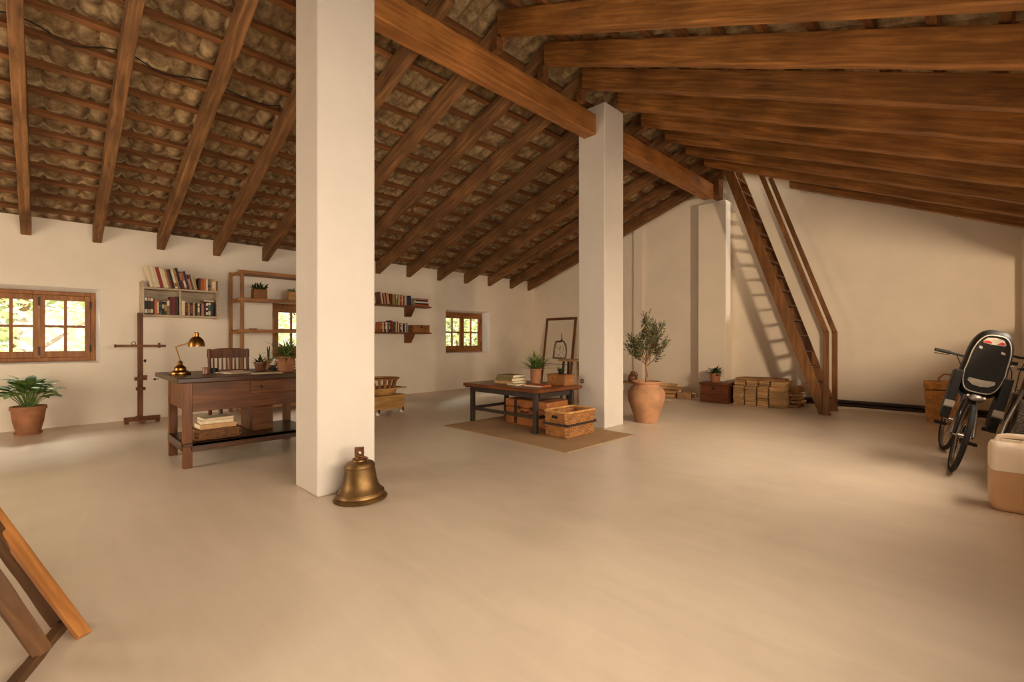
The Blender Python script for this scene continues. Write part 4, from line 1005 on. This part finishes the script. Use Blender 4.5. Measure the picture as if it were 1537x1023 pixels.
for (x, y, z, L, h, w_, rz, ry), lb in zip(logs, ll):
    B = MB(); n = 6; vs = []; fs = []
    prf = [(-.5, -.5), (.5, -.45), (.52, .2), (.15, .5), (-.4, .42)]
    for i in range(n + 1):
        for (a, c) in prf: vs.append((L * (i / n - .5), a * w_ * random.uniform(.88, 1.08), c * h * random.uniform(.85, 1.05)))
    for i in range(n):
        for q in range(5): fs.append((5 * i + q, 5 * i + (q + 1) % 5, 5 * i + 5 + (q + 1) % 5, 5 * i + 5 + q))
    fs += [(4, 3, 2, 1, 0), tuple(5 * n + q for q in range(5))]
    tag(B.add(vs, fs).build('firewood_log', M['log'], loc=(x, y, z), rot=(0, ry, rz)), lb, 'log', 'firewood heap by the pilaster')
t = thing('wooden_chest', 'reddish brown wooden chest in front of the pilaster', 'chest', (-3.40, 8.83, 0), .03)
MB().box(-.24, .24, -.20, .22, 0, .325).build('body', M['chest'], t, bevel=.006)
MB().box(-.255, .255, -.215, .225, .327, .37).build('lid', M['chest'], t, bevel=.006)
MB().box(-.03, .03, -.207, -.2005, .24, .30).build('lock_plate', M['hinge'], t)
MB().box(-.242, .242, -.204, -.2005, .155, .165).build('plank_joint', M['strap'], t)
potted('potted_fern', 'dark green fern in a small terracotta pot on the reddish chest', 'potted plant', (-3.43, 8.80, .3705), .105, .075, .17, grassy(60, .20, .036, 1.3, .1, 1.1), 'terra', 'leafd')
# stack of split wood: four columns of flat bundles under a weathered board
colx = [-2.995, -2.795, -2.60, -2.385]; cw = [.172, .172, .160, .218]; nl = [9, 9, 9, 9]
CN = ['leftmost', 'second', 'third', 'rightmost']
for c in range(4):
    z = .002
    for l in range(nl[c]):
        h = .0475; B = MB(); zz = z; ns = 3; top = l >= 7
        w_ = cw[c]; dep = .62 if not top else .52
        for s in range(ns):
            hh = h / ns; jx = random.uniform(-.007, .007); jy = random.uniform(-.02, .02)
            vs = []
            for (x, y) in ((-w_ / 2 + jx, -dep / 2 + jy), (w_ / 2 + jx, -dep / 2 + jy + random.uniform(-.012, .012)), (w_ / 2 + jx + random.uniform(-.01, .001), dep / 2), (-w_ / 2 + jx, dep / 2)):
                vs.append((x, y, zz + .0022)); vs.append((x, y, zz + hh - .0006 + random.uniform(-.003, 0)))
            B.add([V(v) - V((0, 0, z)) for v in vs], [(0, 2, 4, 6), (1, 7, 5, 3), (0, 1, 3, 2), (2, 3, 5, 4), (4, 5, 7, 6), (6, 7, 1, 0)]); zz += hh
        o = B.build('wood_bundle', M['bundle'], loc=(colx[c] + 0, 9.03 + (.03 if top else 0), z))
        tag(o, f"pale flat wood bundle in the {CN[c]} column of the stack, {ORD[l]} layer from the floor", 'bundle', 'stack of flat wood bundles')
        z += h + .001
o = MB().bar((-.38, 0, 0), (.36, 0, 0), .46, .03, jit=.003, seg=6).build('weathered_board', M['bundled'], loc=(-2.70, 9.07, .456), bevel=.003)
tag(o, 'weathered board lying on top of the pale wood stack', 'board')
for k, (x, y, z, L, rz) in enumerate(((-2.185, 9.10, .03, .34, 1.4), (-2.165, 9.18, .09, .34, 1.4), (-2.185, 9.20, .15, .30, 1.4), (-2.185, 9.15, .21, .30, 1.4), (-2.185, 9.22, .27, .32, 1.35), (-2.18, 9.14, .325, .28, 1.35))):
    o = MB().bar((-L / 2, 0, 0), (L / 2, 0, 0), .10, .045, jit=.007, seg=4).build('split_stick', M['log'], loc=(x, y, z), rot=(0, 0, rz))
    tag(o, f"ragged stick wedged beside the right end of the wood stack, {ORD[k]} from the floor", 'stick', 'sticks at the end of the wood stack')

# ------------------------------------------------------------------ steep stair with two handrails up to the roof hatch
SY0, SY1 = 8.475, 9.05; SX0, SX1, SZ1 = -1.645, -3.12, 4.25
t = thing('attic_stair', 'steep open wooden stair with two handrails rising to the roof hatch', 'stair', (SX0, SY0, 0), 0)
sd = V((SX1 - SX0, 0, SZ1)); sl = math.atan2(SZ1, SX1 - SX0); LS = sd.length
cut = .19 / math.sin(sl) / 2
for yy, nm in ((.02, 'stringer'), (SY1 - SY0 - .02, 'stringer')):
    B = MB(); hw = .076 / math.sin(sl)
    z0 = 0; pts = [(-hw, 0), (hw, 0), (SX1 - SX0 + hw, SZ1), (SX1 - SX0 - hw, SZ1)]
    B.prism(pts, .04, 'y', yy - .02)
    o = B.build(nm, M['stairx'], t, bevel=.004)
nt = 16
for i in range(nt):
    z = .235 + i * .25; x = (SX1 - SX0) * z / SZ1
    MB().box(x - .088, x + .088, .0405, SY1 - SY0 - .0405, z - .028, z).build('tread', M['tread'], t, bevel=.003)
rx = .0; ang = V((SX1 - SX0, 0, SZ1)).normalized()
for yy, nm in ((-.022, 'front'), (SY1 - SY0 + .022, 'rear')):
    MB().cbox(.02, yy, .645, .075, .042, 1.29).build('newel_post', M['stairx'], t, bevel=.004)
    p0 = V((.02, yy, 1.275)); p1 = p0 + ang * ((4.02 - 1.275) / ang.z)
    MB().bar(p0, p1, .042, .068, up=(0, 0, 1)).build('handrail', M['stairx'], t, bevel=.004)

# ------------------------------------------------------------------ wicker hamper
t = thing('wicker_hamper', 'tall lidded wicker hamper behind the bicycles', 'hamper', (-.27, 8.93, 0), .05)
def rr_path(sx, sy, rad, n, fl):
    P = []
    for i in range(n):
        a = 2 * PI * i / n; c, s = math.cos(a), math.sin(a); e = .45
        x = sx / 2 * math.copysign(abs(c) ** e, c); y = sy / 2 * math.copysign(abs(s) ** e, s)
        nl_ = math.hypot(x / sx, y / sy); P.append((x, y, c, s, fl))
    return P
B = MB(); woven(B, rr_path(.44, .36, .1, 40, .05), .008, .46, .021, .0122, .008, 0)
for (x, y, nx_, ny_, fl) in rr_path(.44, .36, .1, 20, .05): B.tube([(x, y, .0), (x + nx_ * .023, y + ny_ * .023, .465)], .0065, 5)
B.build('weave', M['wicker2'], t, smooth=60)
MB().prism([(x * .98, y * .98) for x, y, *_ in rr_path(.44, .36, .1, 40, 0)], .012, 'z', .002).build('bottom', M['wicker2'], t)
B = MB(); woven(B, rr_path(.50, .42, .1, 44, 0), .466, .545, .019, .011, .006, 0)
P = rr_path(.50, .42, .1, 40, 0); B.prism([(x, y) for x, y, *_ in P], .014, 'z', .538)
for k in range(-7, 8): B.tube([(-.24, k * .027, .555), (.24, k * .027, .555)], .008, 5)
B.tube([(x * 1.02, y * 1.02, .556) for x, y, *_ in P], .012, 6, closed=True)
B.build('lid', M['wicker2'], t, smooth=60)
MB().tube([(-.10, -.1, .553), (-.10, -.1, .62), (-.05, -.1, .675), (.01, -.1, .675), (.05, -.1, .62), (.05, -.1, .553)], .011, 8).build('handle', M['leather'], t, smooth=60)

# ------------------------------------------------------------------ bicycles (local axes: x forward, y left, z up, origin under the rear hub)
def wheel(par, name, x, R, tw, nsp=24, tyre='tyre', knob=False, steer=0.0):
    w = thing(name, '', '', (x, 0, R)); del w['label']; del w['category']; w.parent = par; w.rotation_euler = (0, 0, steer)
    n = 48; rt = R - tw / 2
    B = MB(); vs = []; fs = []; m = 10
    B.tube([(rt * math.cos(2 * PI * i / n), 0, rt * math.sin(2 * PI * i / n)) for i in range(n)], tw / 2, 10, closed=True)
    if knob:
        for i in range(62):
            a = 2 * PI * i / 62
            for k, off in enumerate((-.62, -.2, .2, .62)):
                aa = a + (PI / 62 if k % 2 else 0); ph = off * 1.25
                rr = rt + tw / 2 * math.cos(ph); yy = tw / 2 * math.sin(ph)
                c = V((rr * math.cos(aa), yy, rr * math.sin(aa))); nr = V((math.cos(aa) * math.cos(ph), math.sin(ph), math.sin(aa) * math.cos(ph)))
                B.bar(c - nr * .002, c + nr * .006, .011, .017, up=(-math.sin(aa), 0, math.cos(aa)))
    B.build('tyre', M[tyre], w, smooth=50)
    MB().tube([((rt - tw * .5) * math.cos(2 * PI * i / n), 0, (rt - tw * .5) * math.sin(2 * PI * i / n)) for i in range(n)], .011, 8, closed=True).build('rim', M['rim'], w, smooth=50)
    B = MB()
    for i in range(nsp):
        a = 2 * PI * i / nsp; a2 = a + (.5 if i % 4 < 2 else -.5); s = 1 if i % 2 else -1
        B.tube([(.02 * math.cos(a2), s * .028, .02 * math.sin(a2)), ((rt - tw * .5) * math.cos(a), 0, (rt - tw * .5) * math.sin(a))], .0013, 4, caps=False)
    B.build('spokes', M['chrome'], w)
    MB().tube([(0, -.06, 0), (0, -.04, 0), (0, -.035, 0), (0, .035, 0), (0, .04, 0), (0, .06, 0)], [.007, .008, .02, .02, .008, .007], 12).build('hub', M['chrome'], w, smooth=40)
    return w
def bicycle(label, loc, heading, lean, wb, R, tw, paint, stay, tyre='tyre', knob=False, steer=0.0, bar_steer=0.0, saddle=True, mirror=1):
    b = thing('bicycle', label, 'bicycle', loc, group=None, rot=(lean, 0, heading))
    wheel(b, 'rear_wheel', 0, R, tw, tyre=tyre, knob=knob)
    wheel(b, 'front_wheel', wb, R, tw, steer=steer)
    bb = V((.43, 0, .28)); st = V((.27, 0, .78)); ht = V((wb - .29, 0, .86)); hb = V((wb - .245, 0, .70))
    MB().tube([bb, st], .016, 10).tube([st - V((-.01, 0, .06)), ht], .015, 10).tube([bb, hb], .019, 10).tube([hb, ht + (ht - hb) * .15], .021, 10).tube([bb - V((0, .035, 0)), bb + V((0, .035, 0))], .024, 12).build('frame', M[paint], b, smooth=50)
    for s in (-1, 1):
        MB().tube([st + V((.012, s * .018, -.03)), (.10, s * .062, .48), (0, s * .072, R + .006)], [.013, .013, .012], 8).build('seat_stay', M[stay], b, smooth=50)
        MB().tube([bb + V((-.02, s * .025, 0)), (.25, s * .05, .29), (0, s * .066, R)], .009, 8).build('chain_stay', M[paint], b, smooth=50)
    B = MB()
    for s in (-1, 1):
        B.tube([hb + V((.01, s * .05, -.02)), (wb - .05, s * .058, .45), (wb, s * .058, R)], [.017, .015, .012], 10)
    B.tube([hb + V((.01, -.055, -.02)), hb + V((.01, .055, -.02))], .018, 10)
    B.build('fork', M[stay], b, smooth=50)
    h = thing('handlebar', '', '', ht + V((-.025, 0, .08))); del h['label']; del h['category']; h.parent = b; h.rotation_euler = (0, 0, bar_steer)
    MB().tube([(-.0, 0, -.06), (.0, 0, .03), (.06, 0, .06)], .014, 10).build('stem', M['black'], h, smooth=50)
    MB().tube([(.06, -.19, .07), (.06, -.08, .06), (.06, .08, .06), (.06, .19, .07)], .012, 10).build('bar', M['black'], h, smooth=50)
    for s in (-1, 1):
        MB().tube([(.06, s * .18, .07), (.045, s * .30, .075)], .017, 12).build('grip', M['blackm'], h, smooth=50)
        MB().tube([(.075, s * .16, .065), (.10, s * .19, .045), (.09, s * .29, .04)], .006, 6).build('brake_lever', M['chrome'], h, smooth=50)
        MB().tube([(.07, s * .13, .065), (.13, s * .10, .03), (.10, s * .04, -.08), (-.05 + .12, s * .02, -.25)], .004, 5).build('brake_cable', M['blackm'], h, smooth=60)
    if saddle:
        MB().tube([st, st + V((-.03, 0, .10))], .013, 10).build('seat_post', M['chrome'], b, smooth=50)
        c = st + V((-.035, 0, .12))
        vs = []; fs = []; ns = 8; nr = 9
        for i in range(ns + 1):
            t_ = i / ns; x = -.12 + .27 * t_; hwid = .085 * (1 - t_) ** 1.4 + .018
            for k in range(nr):
                a = PI * k / (nr - 1); vs.append(c + V((x, hwid * math.cos(a), .035 * math.sin(a) + .012 * (1 - t_))))
        for i in range(ns):
            for k in range(nr - 1): fs.append((i * nr + k, i * nr + k + 1, (i + 1) * nr + k + 1, (i + 1) * nr + k))
            fs.append((i * nr + nr - 1, i * nr, (i + 1) * nr, (i + 1) * nr + nr - 1))
        fs += [tuple(range(nr)), tuple(ns * nr + k for k in range(nr - 1, -1, -1))]
        MB().add(vs, fs).build('saddle', M['black'], b, smooth=50)
    # drive train
    MB().tube([bb + V((.085 * math.cos(2 * PI * i / 36), -.048, .085 * math.sin(2 * PI * i / 36))) for i in range(36)], .005, 6, closed=True).bar(bb + V((-.08, -.048, 0)), bb + V((.08, -.048, 0)), .012, .004).bar(bb + V((0, -.048, -.08)), bb + V((0, -.048, .08)), .012, .004).build('chainring', M['dark'], b, smooth=50)
    MB().tube([bb + V((.0, -.048, .088)), (.0, -.045, R + .035), (-.035, -.045, R), (.0, -.045, R - .035), bb + V((.0, -.048, -.088)), bb + V((.088, -.048, 0))], .004, 5, closed=True).build('chain', M['dark'], b)
    for s, a in ((-1, -.5), (1, -.5 + PI)):
        e = bb + V((.17 * math.cos(a), s * .075, .17 * math.sin(a)))
        MB().bar(bb + V((0, s * .06, 0)), e, .022, .012, up=(0, 1, 0)).build('crank', M['chrome'], b, bevel=.003)
        p = MB(); q = e + V((0, s * .06, 0))
        for dx in (-.036, 0.0, .036): p.bar(q + V((dx, -.04, 0)), q + V((dx, .04, 0)), .010, .022)
        p.bar(q + V((-.04, -.04, 0)), q + V((.04, -.04, 0)), .008, .02).bar(q + V((-.04, .04, 0)), q + V((.04, .04, 0)), .008, .02)
        p.build('pedal', M['blackm'], b)
    return b
LEAN = math.radians(13)
b1 = bicycle('old bicycle carrying a black child seat, nearest the hamper', (-.16, 5.63, 0), math.radians(95), LEAN, 1.06, .325, .040, 'navy', 'silver', steer=.12, bar_steer=.1)
# child seat on the rear carrier of the first bicycle; back towards -x (the camera)
cs = thing('child_seat', '', '', (-.10, 0, .71)); del cs['category']; cs['label'] = 'black child seat with grey label panels'; cs.parent = b1
def seat_outline(k=1.0, n=40):
    P = []
    for i in range(n):
        a = 2 * PI * i / n; c, s = math.cos(a), math.sin(a)
        e = .62 if s > 0 else .5
        y = .136 * math.copysign(abs(c) ** e, c); z = .285 * math.copysign(abs(s) ** .72, s)
        y *= 1.0 - .10 * max(0, s) ** 2 + (.05 if s < 0 else 0)
        P.append((y * k, z * k + .26))
    return P
def loft(B, rings):
    n = len(rings[0]); vs = [p for r in rings for p in r]; fs = []
    for i in range(len(rings) - 1):
        for k in range(n): fs.append((i * n + k, i * n + (k + 1) % n, (i + 1) * n + (k + 1) % n, (i + 1) * n + k))
    fs.append(tuple(range(n))); fs.append(tuple((len(rings) - 1) * n + k for k in range(n)))
    B.add(vs, fs)
RK = .20     # the back reclines: x shifts backwards with height
def R3(k, x): return [(x - RK * (z - .26) * .6, y, z) for y, z in seat_outline(k)]
B = MB(); loft(B, [R3(.80, -.018), R3(.86, -.022), R3(.93, -.012), R3(1.0, .02), R3(1.02, .05), R3(1.02, .15), R3(.99, .17), R3(.95, .16), R3(.90, .05), R3(.80, .03)])
B.build('shell', M['black'], cs, smooth=40)
MB().tube(R3(.86, -.0225), .0045, 6, closed=True).build('trim_ring', M['label'], cs, smooth=60)
def panel(name, pts, mat, dx=-.0225, th=.004):
    pts = [(y * .8, z) for y, z in pts]; B = MB(); f = [(dx - RK * (z - .26) * .6, y, z) for y, z in pts]; bk = [(x + th, y, z) for x, y, z in f]; n = len(pts)
    B.add(f + bk, [tuple(range(n)), tuple(range(2 * n - 1, n - 1, -1))] + [(i, i + n, (i + 1) % n + n, (i + 1) % n) for i in range(n)])
    return B.build(name, M[mat], cs)
panel('reflector_label', [(-.08, .43), (-.085, .445), (-.06, .475), (0, .487), (.06, .478), (.085, .45), (.08, .432), (.0, .428)], 'label')
panel('red_reflector', [(.078, .436), (.08, .45), (.05, .458), (.02, .446), (.02, .435)], 'redp', -.0245)
panel('red_reflector', [(-.02, .435), (-.05, .462), (-.078, .45), (-.072, .436)], 'redp', -.0245)
panel('lower_label', [(-.10, .13), (-.105, .105), (-.06, .075), (0, .068), (.06, .075), (.105, .105), (.10, .13), (0, .125)], 'label')
panel('small_sticker', [(.10, .385), (.075, .38), (.075, .40), (.10, .405)], 'label'); panel('small_sticker', [(-.07, .365), (-.10, .36), (-.10, .375), (-.07, .385)], 'label')
MB().cbox(.17, 0, .06, .26, .20, .05).build('seat_cushion', M['padding'], cs, bevel=.015)
for s in (-1, 1):
    MB().prism([(-.02, .18), (.18, .16), (.20, -.18), (.14, -.26), (.02, -.26), (-.04, -.1)], .06, 'y', s * .15 - .03).build('footrest', M['black'], cs, bevel=.008)
    MB().prism([(-.043, -.09), (-.041, -.14), (-.01, -.16), (-.01, -.10)], .064, 'y', s * .15 - .032).build('footrest_sticker', M['grey'], cs)
    MB().cbox(.06, s * .183, .06, .05, .006, .04).build('footrest_clip', M['redp'], cs)
MB().tube([(.0, -.05, -.02), (.10, -.05, -.06), (.30, -.03, -.08)], .010, 8).tube([(.0, .05, -.02), (.10, .05, -.06), (.30, .03, -.08)], .010, 8).build('carrier_rods', M['chrome'], cs, smooth=50)
MB().ball((-.01, 0, -.03), .035, 10, (1, 1.4, .8)).build('mount_clamp', M['silver'], cs, smooth=60)

b2 = bicycle('mountain bicycle with a knobby dusty tyre beside the right wall', (.125, 5.40, 0), math.radians(89), LEAN, 1.06, .35, .058, 'redb', 'silver', 'tyreg', True, steer=0, bar_steer=.9)
MB().tube([(.25, -.02, .93), (.16, -.03, .90), (.12, -.02, .88)], .012, 8).ball((.10, -.0, .86), .028, 10, (1, 1.3, .8)).build('rear_lamp', M['redp'], b2, smooth=60)

# ------------------------------------------------------------------ milky jerrycan with brown liquid
t = thing('jerrycan', 'big milky plastic jerrycan half full of orange brown liquid', 'jerrycan', (.235, 4.66, 0), math.radians(4))
def rrect(sx, sy, r, n=6):
    P = []
    for (cx, cy, a0) in ((sx / 2 - r, sy / 2 - r, 0), (-sx / 2 + r, sy / 2 - r, PI / 2), (-sx / 2 + r, -sy / 2 + r, PI), (sx / 2 - r, -sy / 2 + r, 1.5 * PI)):
        for i in range(n + 1): a = a0 + PI / 2 * i / n; P.append((cx + r * math.cos(a), cy + r * math.sin(a)))
    return P
def can(B, secs):
    loft(B, [[(x, y, z) for x, y in rrect(sx, sy, r)] for sx, sy, r, z in secs])
B = MB(); can(B, [(.33, .24, .05, .27), (.34, .25, .05, .272), (.34, .25, .05, .40), (.335, .245, .05, .425), (.315, .225, .05, .447), (.27, .18, .045, .458)])
B.build('upper_body', M['jerry'], t, smooth=50)
B = MB(); can(B, [(.29, .20, .05, 0.0), (.325, .235, .05, .012), (.34, .25, .05, .04), (.34, .25, .05, .271)])
B.build('liquid_filled_body', M['liquid'], t, smooth=50)
MB().tube([(-.13, 0, .45), (-.12, 0, .485), (-.08, 0, .495), (.02, 0, .495), (.05, 0, .485), (.06, 0, .45)], .018, 10).build('handle', M['jerry'], t, smooth=60)
MB().lathe([(.032, .45), (.034, .455), (.034, .492), (.03, .497), (.001, .497)], 24, (.11, 0, 0)).build('cap', M['strap'], t, smooth=35)

# ------------------------------------------------------------------ folding wooden frame lying against something at the left front
t = thing('folding_frame', 'folding wooden trestle frame in the left front corner of the photo', 'trestle', (-2.43, .11, 0), 0)
O = V((-2.43, .11, 0))
def rail(name, p, q, w_, th, mat, ext=1.5):
    p, q = V(p), V(q); d = q - p; L = d.length * ext; d.normalize()
    side = d.cross(V((0, 0, 1))).normalized(); up = side.cross(d)
    mw = Matrix((d, side, up)).transposed().to_4x4(); mw.translation = p - O
    o = MB().bar((0, 0, 0), (L, 0, 0), w_, th, up=(0, 0, 1), jit=.0015, seg=8).build(name, M[mat], t, bevel=.003)
    o.matrix_local = mw; return o
rail('outer_rail', (-2.425, .112, .018), (-2.812, -.123, .41), .046, .024, 'deck')
rail('inner_rail', (-2.585, .045, .028), (-2.769, -.121, .355), .03, .055, 'deck_shaded')
rail('near_rail', (-2.37, .0, .030), (-2.335, -.102, .30), .026, .055, 'deck_shaded')
rail('cross_stretcher', (-2.60, .065, .018), (-2.20, -.085, .018), .034, .034, 'deck_shaded', 1.05)
MB().tube([(-2.60 + 2.43, .075 - .11, .03), (-2.56 + 2.43, .055 - .11, .03)], .02, 12).build('pivot_bolt', M['dark'], t, smooth=50)
# ------------------------------------------------------------------ light
w = bpy.data.worlds.new('sky'); SC.world = w; w.use_nodes = True
bg = w.node_tree.nodes['Background']; bg.inputs[0].default_value = (1.0, .93, .80, 1); bg.inputs[1].default_value = 1.6
def area(name, loc, rot, sx, sy, power, col):
    l = bpy.data.lights.new(name, 'AREA'); l.shape = 'RECTANGLE'; l.size = sx; l.size_y = sy; l.energy = power; l.color = col
    o = bpy.data.objects.new(name, l); COL.objects.link(o); o.location = loc; o.rotation_euler = rot; return o
WARM = (1.0, .85, .68)
def aim(o, d): o.rotation_euler = V(d).to_track_quat('-Z', 'Y').to_euler()
a1 = area('daylight_side_window', (1.34, 3.9, 1.80), (0, 0, 0), .28, .32, 90, (1, .76, .52)); aim(a1, (-.68, .73, -.05)); a1.data.spread = math.radians(130)
a3 = area('daylight_balcony', (-5.2, YF - .1, 1.2), (-PI / 2, 0, PI), 1.8, 2.1, 78, WARM)
a4 = area('daylight_window_band', (XR + .12, 1.05, 1.32), (0, PI / 2, 0), 1.25, 3.1, 84, WARM); a4.data.spread = math.radians(122)
a6 = area('added_slot_fill', (XR + .14, 4.9, 1.80), (0, PI / 2, 0), 2.4, .50, 40, WARM); aim(a6, (-.82, 0, -.57)); a6.data.spread = math.radians(96)  # fill lamp added in the slot to brighten the floor and far column
for yc, wd in ((-.04, 1.2), (3.48, 1.4), (7.18, 1.4)):      # lamps added out of sight above each small window to brighten floor and reveals
    o = area('added_window_fill', (-9.65, yc, 2.55), (0, 0, 0), wd, .8, 240, (1, .93, .82)); aim(o, (.72, 0, -.70))
sun = bpy.data.lights.new('sun', 'SUN'); sun.energy = 3.5; sun.angle = .03; sun.color = (1, .95, .86)
so = bpy.data.objects.new('sun', sun); COL.objects.link(so); so.rotation_euler = (0, math.radians(20), 0); so.location = (3, 0, 8)
SC.view_settings.view_transform = 'Standard'; SC.view_settings.look = 'None'; SC.view_settings.gamma = 1
SC.view_settings.use_curve_mapping = False; SC.view_settings.exposure = 0.10
SC.cycles.use_denoising = True
SC.cycles.max_bounces = 10; SC.cycles.diffuse_bounces = 6; SC.cycles.transparent_max_bounces = 12
SC.cycles.sample_clamp_indirect = 8
